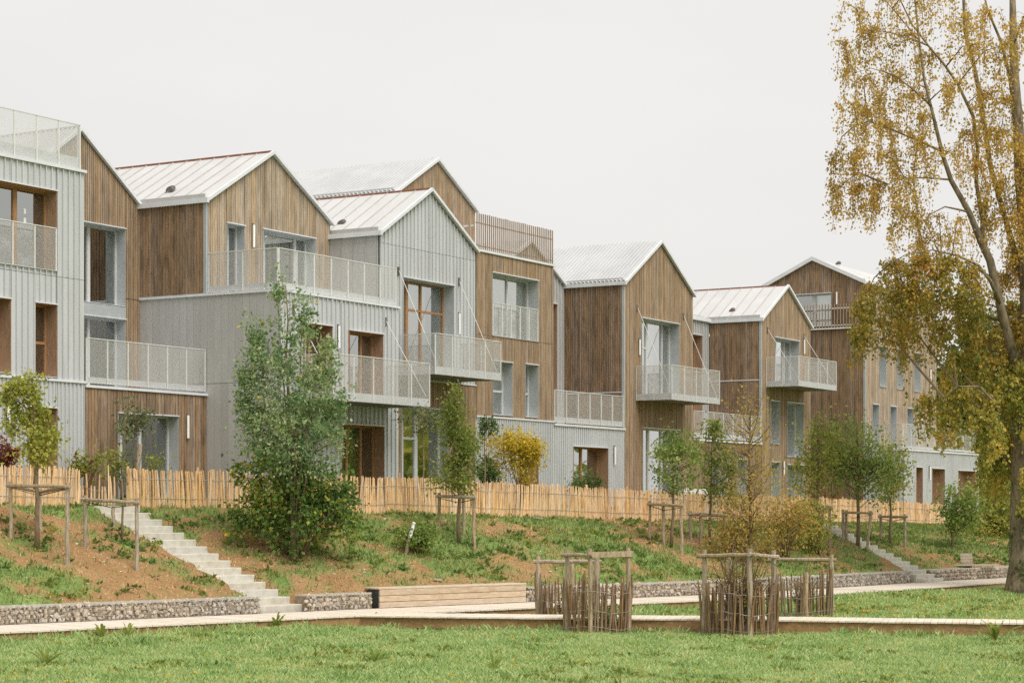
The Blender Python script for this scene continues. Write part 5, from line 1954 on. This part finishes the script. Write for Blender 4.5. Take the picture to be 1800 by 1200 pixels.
# ------------------------------------------------------------------ the big birch
def birch():
    d0 = 61.8
    bx, by = ray(1797, d0)
    base = Vector((bx, by, ground(bx, by)))
    root = thing("birch_tree", "big golden birch with drooping leafy branches at the right edge", "tree", base)
    k = px(d0)

    def P(u, v, dep=0.0):
        return base + RIGHT * ((u - 1797) * k) + FWD * dep + Vector((0, 0, (1047 - v) * k))
    limbs = [
        ([(1797, 1060, 0), (1797, 1035, 0), (1798, 1000, 0), (1798, 930, 0), (1799, 850, 0), (1800, 760, 0), (1803, 660, 0), (1808, 540, 0), (1806, 420, .1), (1798, 320, .2), (1793, 230, .2), (1788, 140, .3), (1785, 40, .3), (1783, -60, .3)],
         [.62, .52, .43, .40, .38, .36, .32, .27, .23, .2, .17, .14, .11, .07]),
        ([(1800, 740, 0), (1782, 650, -.4), (1758, 585, -.7), (1742, 530, -.9), (1727, 470, -1), (1710, 438, -1.1), (1688, 388, -1.2), (1656, 335, -1.3), (1641, 290, -1.3), (1628, 230, -1.2), (1612, 160, -1.1), (1604, 90, -1), (1596, 10, -1), (1590, -50, -1)],
         [.26, .23, .2, .18, .165, .15, .12, .1, .085, .07, .055, .045, .035, .02]),
        ([(1712, 440, -1.1), (1716, 400, -.8), (1708, 330, -.6), (1712, 270, -.5), (1704, 215, -.5), (1676, 160, -.6), (1650, 123, -.6), (1625, 94, -.6), (1596, 56, -.6), (1575, 12, -.6), (1560, -40, -.6)],
         [.09, .085, .08, .075, .07, .06, .05, .042, .034, .026, .014]),
        ([(1804, 520, 0), (1780, 400, .6), (1752, 290, .8), (1735, 165, .9), (1722, 100, .9), (1708, 50, .9), (1703, -60, .9)], [.14, .12, .11, .1, .085, .07, .05]),
        ([(1793, 245, .2), (1783, 130, .6), (1770, 66, .8), (1748, 10, .9), (1735, -50, .9)], [.1, .08, .06, .045, .03]),
        ([(1746, 545, -.9), (1722, 508, -1.4), (1695, 485, -1.9), (1655, 470, -2.2), (1610, 462, -2.4), (1565, 470, -2.5), (1530, 490, -2.5)], [.09, .075, .06, .045, .03, .02, .01]),
        ([(1735, 500, -.8), (1700, 470, -.2), (1660, 458, .4), (1620, 466, .8)], [.06, .045, .03, .012]),
        ([(1800, 800, 0), (1770, 765, -.6), (1735, 720, -1.2), (1700, 690, -1.6), (1660, 690, -1.8), (1630, 715, -1.9)], [.1, .08, .06, .04, .025, .012]),
        ([(1800, 850, 0), (1775, 812, .4), (1745, 780, .8), (1715, 765, 1.0)], [.08, .06, .04, .015]),
        ([(1688, 388, -1.2), (1665, 385, -1.4), (1640, 383, -1.7), (1612, 398, -2), (1594, 420, -2.1)], [.05, .04, .03, .02, .008]),
        ([(1652, 333, -1.3), (1610, 332, -1.5), (1570, 335, -1.8), (1530, 350, -2)], [.045, .03, .02, .008]),
        ([(1641, 285, -1.3), (1600, 262, -1), (1555, 240, -.8), (1520, 225, -.6), (1490, 235, -.5)], [.055, .045, .035, .025, .01]),
        ([(1623, 205, -1.2), (1585, 180, -1.6), (1550, 160, -1.9), (1510, 150, -2), (1478, 160, -2)], [.045, .035, .025, .015, .006]),
        ([(1625, 94, -.6), (1590, 72, -.2), (1550, 60, 0), (1510, 70, .2), (1480, 85, .3)], [.035, .028, .02, .013, .006]),
        ([(1604, 90, -1), (1570, 60, -1.4), (1540, 30, -1.6), (1515, 0, -1.8)], [.03, .022, .015, .006]),
        ([(1802, 700, 0), (1828, 610, .5), (1856, 500, .9), (1880, 390, 1.1), (1896, 270, 1.2), (1904, 140, 1.2), (1906, 20, 1.2)], [.2, .18, .15, .12, .09, .06, .03]),
        ([(1804, 560, 0), (1850, 480, -.8), (1905, 430, -1.3), (1960, 420, -1.6), (2010, 450, -1.8)], [.1, .08, .06, .035, .012]),
        ([(1802, 780, 0), (1850, 730, .6), (1905, 700, 1.0), (1960, 715, 1.3)], [.09, .07, .045, .015]),
        ([(1880, 390, 1.1), (1925, 330, 1.5), (1975, 300, 1.8), (2020, 320, 2.0)], [.07, .05, .03, .01]),
        ([(1798, 320, .2), (1840, 240, -.4), (1880, 160, -.8), (1930, 110, -1.0)], [.08, .06, .04, .015]),
    ]
    for i, (pts, rad) in enumerate(limbs):
        mb = MB()
        mb.tube([P(*q) for q in pts], [q * (1.0 if i == 0 else 0.74) for q in rad], 12 if i == 0 else 7)
        mb.build("trunk" if i == 0 else "limb", MATS["bark_birch"], root, smooth=True)
    dense = []
    for pts, rad in limbs:
        Q = [P(*q) for q in pts]
        for i in range(len(Q) - 1):
            for j in range(5):
                dense.append(Q[i].lerp(Q[i + 1], j / 5))
    # sprays of hanging twigs: (u, v, radius px, twigs, low)
    sprays = []
    r = random.Random(91)
    hand = [(1500, 40, 36, 8), (1545, 20, 40, 10), (1590, 30, 40, 9), (1640, 40, 40, 8), (1690, 60, 40, 9), (1745, 40, 42, 10), (1780, 90, 40, 10), (1490, 85, 30, 6), (1530, 90, 44, 11), (1580, 110, 44, 10), (1630, 130, 40, 8),
            (1690, 130, 40, 7), (1740, 130, 40, 9), (1480, 150, 24, 4), (1515, 165, 40, 11), (1560, 180, 46, 12), (1610, 190, 40, 9), (1660, 200, 38, 8), (1720, 210, 44, 11), (1770, 200, 44, 13), (1478, 225, 24, 6), (1510, 240, 40, 12),
            (1555, 250, 44, 11), (1600, 250, 36, 8), (1690, 270, 40, 9), (1735, 280, 46, 14), (1780, 290, 40, 14), (1470, 290, 22, 7), (1500, 305, 38, 12), (1545, 310, 42, 11), (1590, 300, 40, 8), (1640, 310, 34, 6), (1700, 330, 40, 9), (1755, 350, 44, 13), (1790, 370, 34, 12),
            (1475, 345, 22, 8), (1500, 355, 26, 8), (1540, 365, 36, 10), (1580, 360, 36, 8), (1620, 350, 32, 6), (1560, 400, 26, 6), (1610, 400, 30, 6), (1660, 395, 32, 6), (1715, 390, 32, 7), (1760, 420, 36, 9), (1790, 450, 30, 10), (1655, 430, 34, 8), (1625, 440, 28, 6), (1775, 500, 30, 10)]
    for (u, v, rr, n) in hand:
        sprays.append((u, v, rr, n, 0))
    low = [(1500, 560, 20, 9), (1525, 530, 26, 10), (1560, 500, 34, 14), (1600, 500, 40, 18), (1640, 505, 40, 18), (1680, 520, 36, 15), (1530, 570, 28, 11), (1575, 545, 40, 18), (1620, 550, 42, 20), (1660, 560, 36, 16), (1690, 560, 28, 10), (1510, 600, 20, 7), (1560, 590, 30, 9),
           (1605, 590, 30, 8), (1650, 600, 24, 7), (1700, 600, 30, 9), (1740, 620, 40, 14), (1780, 600, 40, 16), (1785, 560, 30, 12), (1700, 650, 40, 14), (1750, 670, 44, 18), (1790, 680, 34, 16), (1665, 680, 34, 12), (1640, 720, 28, 11), (1690, 720, 40, 14), (1740, 730, 44, 18), (1785, 750, 36, 18),
           (1650, 745, 22, 7), (1720, 770, 34, 9), (1770, 810, 40, 18), (1745, 830, 30, 11), (1790, 850, 24, 10)]
    for (u, v, rr, n) in low:
        sprays.append((u, v, rr, n, 1 if v < 635 else 2))
    for (u, v, rr, n, lo) in list(sprays):           # the half of the crown beyond the frame edge
        if u > 1560 and r.random() < .8:
            sprays.append((3605 - u + r.uniform(-12, 12), v + r.uniform(-20, 20), rr, n, lo))
    mb = MB()
    tips = {0: [], 1: [], 2: []}
    for (u, v, rr, n, lo) in sprays:
        C = P(u, v - rr * 0.5, r.uniform(-2.4, 1.4))
        q = min(dense, key=lambda s: (s - C).length + (0.8 * max(0, s.z - C.z)))
        L_ = (C - q).length
        mid = q.lerp(C, .55) + Vector((0, 0, 0.16 * L_))
        mb.tube([q, mid, C], [0.010 + .010 * L_, .010 + .004 * L_, .007], 5, cap=False)
        R_ = rr * k
        for i in range(n):
            a = r.uniform(0, 6.283)
            ro = R_ * r.uniform(.2, 1.0)
            st = q.lerp(C, .5 + .5 * r.random()) if i % 3 == 0 else C
            o1 = st + RIGHT * (math.cos(a) * ro * .6) + FWD * (math.sin(a) * ro * .8) + Vector((0, 0, r.uniform(0, .22)))
            o2 = o1 + RIGHT * (math.cos(a) * ro * .5) + FWD * (math.sin(a) * ro * .5) - Vector((0, 0, r.uniform(.1, .5) + R_ * .5))
            o3 = o2 + RIGHT * (math.cos(a) * ro * .12) - Vector((0, 0, r.uniform(.15, .6) + R_ * .4))
            mb.tube([st, o1, o2, o3], [.009, .007, .005, .003], 3, cap=False)
            for (A, B, w) in ((st, o1, 2), (o1, o2, 6), (o2, o3, 6)):
                for j in range(w):
                    tips[lo].append(tuple(A.lerp(B, r.random())))
    mb.build("twigs", MATS["twig"], root, kind="stuff")
    rg = np.random.default_rng(5)
    for lo, mat, mult, sd in ((0, LEAF_BIRCH, 5.9, 1), (1, LEAF_BIRCH_LOW, 6.2, 2), (2, LEAF_BIRCH_BASE, 4.8, 3)):
        b = np.array(tips[lo])
        n = int(len(b) * mult)
        p = b[rg.integers(0, len(b), n)] + rg.normal(size=(n, 3)) * 0.085
        dr = rg.normal(size=(n, 3)) * 0.6
        dr[:, 2] -= 0.9
        v, f = leaves_from(p, dr, (0.072, 0.085, 0.105)[lo], sd, aspect=.72)
        link_mesh("crown", np_mesh("crown", v, f, mat), root)["kind"] = "stuff"
    # ivy on the lower trunk
    n = 900
    a = rg.uniform(-1.2, 1.6, n)
    z = rg.uniform(0, 1, n) ** 1.4 * 2.6
    rad = 0.44 + rg.normal(size=n) * .03 + np.clip(.25 - z, 0, 1) * .5
    keep = fnoise(a * 2.2 + 7, z * 1.6, 8) > 0.5
    c0, s0 = np.cos(a - 1.6), np.sin(a - 1.6)
    p = np.array(base)[None] + np.outer(c0 * rad, np.array(RIGHT)) + np.outer(s0 * rad, np.array(FWD))
    p[:, 2] += z
    v, f = leaves_from(p[keep], rg.normal(size=(int(keep.sum()), 3)) - np.array([0, 0, .6]), .1, 6, aspect=.9)
    link_mesh("ivy", np_mesh("ivy", v, f, LEAF_DARK), root)["kind"] = "stuff"


birch()

# ------------------------------------------------------------------ small things
def marker_stake():
    p, d = at(711, 974)
    t = up_at(728, 918, d)
    root = thing("marker_stake", "short leaning stake with white painted top by the small bush", "stake", p)
    mb = MB()
    log_(mb, p - Vector((0, 0, .1)), p.lerp(t, .5), .04, .038, 3)
    mb.build("shaft", MATS["stake"], root)
    mb = MB()
    log_(mb, p.lerp(t, .5), t, .045, .04, 4)
    mb.build("painted_top", MATS["white_plastic"], root)
    for i, kk in enumerate((.66, .8)):
        q = p.lerp(t, kk) - FWD * .045
        mb = MB()
        mb.bar(q - RIGHT * .022, q + RIGHT * .022, .012, .045)
        mb.build("dark_spot", MATS["dark_metal"], root)


marker_stake()


def sawn_post():
    x, y = ray(234, 52.3)
    p = Vector((x, y, ground(x, y)))
    t = up_at(246, 780, 52.3)
    root = thing("sawn_post", "pale leaning sawn log post at the near stairs' top", "post", p)
    mb = MB()
    log_(mb, p - Vector((0, 0, .2)), t, .068, .06, 8, .015, 5, 9)
    mb.build("log", MATS["stake"], root)
    mb = MB()
    ax = (t - p).normalized()
    mb.tube([t + ax * .001, t + ax * .008], [.056, .054], 9)
    mb.build("sawn_end", MATS["chestnut"], root)
    mb = MB()
    mb.tube([p.lerp(t, .72) - ax * .03, p.lerp(t, .72) + ax * .03], [.07, .07], 9)
    mb.build("bark_scar", MATS["bark"], root)


sawn_post()


def garden_table():
    x, y = ray(1221, 69.5)
    p = Vector((x, y, ground(x, y)))
    zt = EYE + (890 - 858) / FOC * 69.5
    root = thing("garden_table", "white covered garden table showing over the fence", "table", p)
    mb = MB()
    c = Vector((x, y, zt))
    mb.hexa([c - RIGHT * .42 - FWD * .4 - Vector((0, 0, .2)), c + RIGHT * .42 - FWD * .4 - Vector((0, 0, .2)), c + RIGHT * .42 + FWD * .4 - Vector((0, 0, .2)), c - RIGHT * .42 + FWD * .4 - Vector((0, 0, .2)),
             c - RIGHT * .38 - FWD * .36, c + RIGHT * .40 - FWD * .36 - Vector((0, 0, .03)), c + RIGHT * .40 + FWD * .36 - Vector((0, 0, .03)), c - RIGHT * .38 + FWD * .36])
    mb.build("cover", MATS["white_plastic"], root)
    for a in (-.34, .34):
        for b in (-.32, .32):
            mb = MB()
            q = c + RIGHT * a + FWD * b
            mb.bar((q.x, q.y, p.z - .1), (q.x, q.y, zt - .19), .05)
            mb.build("leg", MATS["galvanised"], root)


garden_table()

for _i, (_u, _v, _du, _dv, _lab) in enumerate(((945, 912, 18, 5, "pale broken plank lying at the fence foot in the middle"), (716, 905, 14, 8, "short grey plank on the bank above the marked stake"),
                                              (770, 1022, 14, 4, "pale flat stone slab low on the bank above the bench"))):
    _p, _d = at(_u - _du / 2, _v)
    _q, _d2 = at(_u + _du / 2, _v + _dv * .5)
    _rt = thing("loose_plank" if _i < 2 else "flat_stone", _lab, "plank" if _i < 2 else "stone", _p)
    _mb = MB()
    _mb.bar(_p + Vector((0, 0, .05)), _q + Vector((0, 0, .06)), .1, .035)
    _mb.build("board" if _i < 2 else "slab", MATS["stake" if _i < 2 else "stone_cap"], _rt)


def dock_plant(label, u, v, size, n, seed, mat):
    """rosette of broad upright leaves"""
    p, d = at(u, v)
    r = random.Random(seed)
    root = thing("dock_plant", label, "weed", p, "broad leaved weeds")
    mb_all = []
    for i in range(n):
        a = r.uniform(0, 6.283)
        ln = size * r.uniform(.55, 1.1)
        w = ln * r.uniform(.13, .2)
        lean = r.uniform(.25, 1.0)
        dx, dy = math.cos(a), math.sin(a)
        mb = MB()
        for k, ww, up in ((0, .25, 0), (.3, .8, .38), (.65, 1.0, .68), (.9, .5, .78), (1.0, .05, .76)):
            c = p + Vector((dx * lean * ln * k, dy * lean * ln * k, ln * up * (1.25 - lean * .6)))
            s = Vector((-dy, dx, 0)) * (w * ww * .5)
            mb.v += [tuple(c - s), tuple(c + Vector((0, 0, -.015 * ww))), tuple(c + s)]
        for k in range(4):
            b = k * 3
            mb.f += [(b, b + 1, b + 4, b + 3), (b + 1, b + 2, b + 5, b + 4)]
        mb.build("leaf", mat, root)


for _i, (_lab, _u, _v, _s, _n) in enumerate((
        ("largest dock rosette, at the right below the branching boardwalk", 1750, 1128, .42, 16), ("dock plant under the boardwalk edge left of the near stairs", 180, 1122, .3, 10),
        ("dock plant at the left below the gabion wall", 225, 1120, .26, 9), ("dock plant beside the near stairs' foot below boardwalk", 372, 1110, .26, 9),
        ("tall dock plant before the boardwalk, left of the bench", 485, 1104, .3, 12), ("dock plant at boardwalk edge straight below the bench end", 655, 1100, .3, 12),
        ("flat dock rosette alone on the lawn at lower left", 80, 1170, .32, 9), ("dock plant on the far lawn edge near the big tree", 1690, 1030, .4, 14),
        ("small dock plant between the two front cages", 1130, 1102, .24, 9), ("dark weed clump on the lawn below the bench", 660, 1165, .26, 12), ("dark weed clump at the bottom of the lawn centre", 868, 1178, .26, 12))):
    dock_plant(_lab, _u, _v, _s * 1.35, _n + 3, 80 + _i, LEAF_BRIGHT if _i < 9 else LEAF_GREEN)

# ------------------------------------------------------------------ grass, ground cover and stones
GRASS = leaf_mat("grass_blade", [lin(122, 156, 84), lin(153, 184, 108), lin(181, 203, 132), lin(208, 219, 157), lin(210, 208, 148)], trans=.4)
GRASS_BANK = leaf_mat("grass_bank", [lin(92, 112, 58), lin(122, 138, 74), lin(152, 156, 94), lin(186, 172, 116)], trans=.3)
STRAW = leaf_mat("straw", [lin(169, 133, 88), lin(210, 174, 120), lin(233, 199, 147)], trans=.15)


def blades(name, label, pts, hgt, wid, seed, mat, kindname):
    rg = np.random.default_rng(seed)
    n = len(pts)
    a = rg.uniform(0, 6.283, n)
    h = hgt * rg.uniform(.45, 1.35, n)
    lean = rg.uniform(.1, .9, n) * h
    b = rg.uniform(0, 6.283, n)
    w = wid * rg.uniform(.7, 1.4, n)
    ux, uy = np.cos(a) * w, np.sin(a) * w
    lx, ly = np.cos(b) * lean, np.sin(b) * lean
    z = pts[:, 2]
    A = np.stack([pts[:, 0] - ux, pts[:, 1] - uy, z - .01], 1)
    B = np.stack([pts[:, 0] + ux, pts[:, 1] + uy, z - .01], 1)
    C = np.stack([pts[:, 0] + ux * .7 + lx * .45, pts[:, 1] + uy * .7 + ly * .45, z + h * .65], 1)
    D_ = np.stack([pts[:, 0] + lx, pts[:, 1] + ly, z + h * .95], 1)
    v = np.stack([A, B, C, D_], 1).reshape(-1, 3)
    i = np.arange(n)[:, None] * 4
    f = np.concatenate([i, i + 1, i + 2, i + 3], 1)
    o = link_mesh(name, np_mesh(name, v, f, mat))
    tag(o, label, kindname, kind="stuff")


def scatter(n, d0, d1, seed, lim=0.29):
    """random ground points in the part of the site in view (with a margin), even per square metre"""
    rg = np.random.default_rng(seed)
    d = np.sqrt(rg.uniform(d0 * d0, d1 * d1, n))
    t = rg.uniform(-lim, lim, n)
    return d * (CA + SA * t), d * (SA - CA * t), d


def deck_clear(x, y):
    g = np.interp(x, GX, GY)
    s = (y - g) * 0.96
    on1 = (s > -2.15) & (s < 0.3)
    e = np.interp(y, [7.5, 11.6, 18.9, 21.85, 25.0, 26.4], [43.4, 41.9, 39.6, 38.4, 37.3, 36.9])
    on2 = (x > e - .02) & (x < e + 1.5) & (y < 26)
    return ~(on1 | on2), s


# lawn: dense short blades with longer tufts along the deck edges
x, y, d = scatter(300000, 29.5, 46.5, 1)
ok, s = deck_clear(x, y)
ok &= (s < 0)
x, y, d = x[ok], y[ok], d[ok]
blades("lawn_grass", "short pale green lawn grass in the foreground", np.stack([x, y, terrain(x, y)], 1), 0.075, 0.0085, 2, GRASS, "grass")
x, y, d = scatter(150000, 46.5, 72, 3)
ok, s = deck_clear(x, y)
ok &= (s < 0)
x, y, d = x[ok], y[ok], d[ok]
blades("lawn_grass", "short lawn grass between the two boardwalks", np.stack([x, y, terrain(x, y)], 1), 0.08, 0.012, 4, GRASS, "grass")
x, y, d = scatter(240000, 30, 60, 5)
ok, s = deck_clear(x, y)
e = np.interp(y, [7.5, 11.6, 18.9, 21.85, 25.0, 26.4], [43.4, 41.9, 39.6, 38.4, 37.3, 36.9])
edge = ((s > -2.75) & (s < -2.15)) | ((x > e - .45) & (x < e - .02) & (y < 25.5)) | (fnoise(x * .8, y * .8, 41, 3) > .78)
edge &= (fnoise(x * 1.7, y * 1.7, 42, 3) > .42)
ok &= (s < -0) & edge
x, y = x[ok], y[ok]
blades("tall_grass", "longer darker grass tufts along the boardwalk edges", np.stack([x, y, terrain(x, y)], 1), 0.16, 0.012, 6, GRASS, "grass")
# bank grass where the mask says so
x, y, d = scatter(420000, 40, 92, 7)
mk, s, w = grass_mask(x, y)
rg = np.random.default_rng(8)
ok = (s > 0.5) & (w < 1.0) & (rg.uniform(size=len(x)) < mk * .95)
for (x0, y0, an, run, rise, z0, cnt, wid) in STAIRS:
    a_ = math.radians(an)
    p_ = -(x - x0) * math.sin(a_) + (y - y0) * math.cos(a_)
    q_ = (x - x0) * math.cos(a_) + (y - y0) * math.sin(a_)
    ok &= ~((p_ > -.3) & (p_ < run * cnt) & (q_ < .06) & (q_ > -wid - .06))
xb, yb = x[ok], y[ok]
blades("bank_grass", "patchy green grass on the earth bank", np.stack([xb, yb, terrain(xb, yb)], 1), 0.10, 0.012, 9, GRASS_BANK, "grass")
ok2 = (s > .5) & (w < 1.0) & (rg.uniform(size=len(x)) < (1 - mk) * .4)
xs_, ys_ = x[ok2], y[ok2]
blades("dry_straw", "dry straw and roots strewn over the bare earth", np.stack([xs_, ys_, terrain(xs_, ys_)], 1), 0.05, 0.014, 10, STRAW, "straw")
# low broad weeds on the bank
x, y, d = scatter(26000, 40, 90, 11)
mk, s, w = grass_mask(x, y)
n_ = fnoise(x * 1.1, y * 1.1, 60, 4)
ok = (s > 0.5) & (w < 1.05) & (n_ > .53)
x, y = x[ok], y[ok]
rep = 9
pp = np.repeat(np.stack([x, y, terrain(x, y) + .02], 1), rep, axis=0)
rg = np.random.default_rng(12)
pp[:, :2] += rg.normal(size=(len(pp), 2)) * .05
dr = rg.normal(size=(len(pp), 3))
dr[:, 2] = np.abs(dr[:, 2]) * .9
v, f = leaves_from(pp, dr, .10, 13, aspect=.5)
tag(link_mesh("ground_cover", np_mesh("ground_cover", v, f, LEAF_HAZEL)), "low broad leaved weeds creeping over the bank", "weeds", kind="stuff")
# pale stones lying on the soil
r_ = random.Random(3)
rv, rf = [], []
x, y, d = scatter(2600, 40, 80, 14)
mk, s, w = grass_mask(x, y)
for i in range(len(x)):
    if s[i] < .6 or w[i] > .97 or r_.random() > .16 + .3 * (1 - mk[i]):
        continue
    sc = r_.uniform(.03, .09) * (1.6 if r_.random() < .07 else 1)
    me = STONES[r_.randrange(9)]
    M = Matrix.LocRotScale(Vector((x[i], y[i], ground(x[i], y[i]) + sc * .1)), Matrix.Rotation(r_.uniform(0, 6), 3, 'Z'), Vector((sc * 1.3, sc, sc * .6)))
    b = len(rv)
    rv += [tuple(M @ q.co) for q in me.vertices]
    rf += [tuple(b + k for k in pl.vertices) for pl in me.polygons]
me = bpy.data.meshes.new("loose_stones")
me.from_pydata(rv, [], rf)
me.materials.append(surface("stone_white", lin(226, 218, 204), lin(190, 180, 164), rough=.9, vary=.12))
tag(link_mesh("gravel", me), "pale stones scattered over the earth bank", "stones", kind="stuff")
# clods of earth on the bare patches
rv, rf = [], []
x, y, d = scatter(22000, 40, 78, 18)
mk, s, w = grass_mask(x, y)
zz = terrain(x, y)
for i in range(len(x)):
    if s[i] < .55 or w[i] > .98 or mk[i] > .75:
        continue
    sc = r_.uniform(.025, .085) * (1.7 if r_.random() < .06 else 1)
    me = STONES[r_.randrange(9)]
    M = Matrix.LocRotScale(Vector((x[i], y[i], zz[i])), Matrix.Rotation(r_.uniform(0, 6), 3, 'Z'), Vector((sc * 1.4, sc * 1.1, sc * .75)))
    b = len(rv)
    rv += [tuple(M @ q.co) for q in me.vertices]
    rf += [tuple(b + k for k in pl.vertices) for pl in me.polygons]
me = bpy.data.meshes.new("clods")
me.from_pydata(rv, [], rf)
me.materials.append(surface("clod", lin(186, 150, 108), lin(146, 112, 78), rough=.95, vary=.22))
tag(link_mesh("loose_earth", me), "loose clods of earth on the bare bank", "earth", kind="stuff")
# fallen leaves under the birch
x, y, d = scatter(9000, 44, 66, 15, .3)
ok, s = deck_clear(x, y)
c_ = ray(1800, 57)
ok &= (s < 0) & (np.hypot(x - c_[0], y - c_[1]) < 9) & (fnoise(x, y, 77) > .42)
x, y = x[ok], y[ok]
v, f = leaves_from(np.stack([x, y, terrain(x, y) + .06], 1), np.random.default_rng(2).normal(size=(len(x), 3)) * np.array([1, 1, .25]), .08, 16)
tag(link_mesh("fallen_leaves", np_mesh("fallen_leaves", v, f, LEAF_BIRCH)), "fallen golden leaves on the lawn near the birch", "leaves", kind="stuff")


# ------------------------------------------------------------------ wood to the right, beyond the frame, mirrored in the lower windows
def distant_wood():
    rg = np.random.default_rng(30)
    cl = []
    for i in range(26):
        a = i / 25.0
        cl.append((86 + 60 * a + rg.normal() * 3, 6 - 26 * a + rg.normal() * 3, rg.uniform(3.0, 5.0), rg.uniform(3, 5), rg.uniform(3, 5), rg.uniform(3.5, 5.5), 1.0))
    p, dr, c = crown_points(cl, 900, 16, 0.9, 31)
    v, f = leaves_from(p, dr, 0.75, 32)
    tag(link_mesh("distant_wood", np_mesh("distant_wood", v, f, LEAF_MIX)), "belt of trees far to the right mirrored in windows", "wood", kind="stuff")


distant_wood()

# stray fallen leaves and bright clover over the lawn
x, y, d = scatter(5200, 30, 47, 25)
ok, s = deck_clear(x, y)
ok &= (s < -2.2) & (fnoise(x * .6, y * .6, 90, 3) > .5)
x, y = x[ok], y[ok]
v, f = leaves_from(np.stack([x, y, terrain(x, y) + .05], 1), np.random.default_rng(3).normal(size=(len(x), 3)) * np.array([1, 1, .3]), .06, 17)
tag(link_mesh("fallen_leaves", np_mesh("fallen_leaves", v, f, LEAF_YELLOW)), "stray yellow leaves lying in the foreground lawn", "leaves", kind="stuff")
x, y, d = scatter(9000, 30, 60, 26)
ok, s = deck_clear(x, y)
n_ = fnoise(x * .9, y * .9, 95, 4)
ok &= (s < -2.2) & (n_ > .60)
x, y = x[ok], y[ok]
rg = np.random.default_rng(27)
pp = np.repeat(np.stack([x, y, terrain(x, y) + .03], 1), 7, axis=0)
pp[:, :2] += rg.normal(size=(len(pp), 2)) * .05
dr = rg.normal(size=(len(pp), 3))
dr[:, 2] = np.abs(dr[:, 2]) * .8 + .1
v, f = leaves_from(pp, dr, .085, 28, aspect=.5)
tag(link_mesh("lawn_weeds", np_mesh("lawn_weeds", v, f, LEAF_BRIGHT)), "low broad leaved weeds mixed into the lawn", "weeds", kind="stuff")
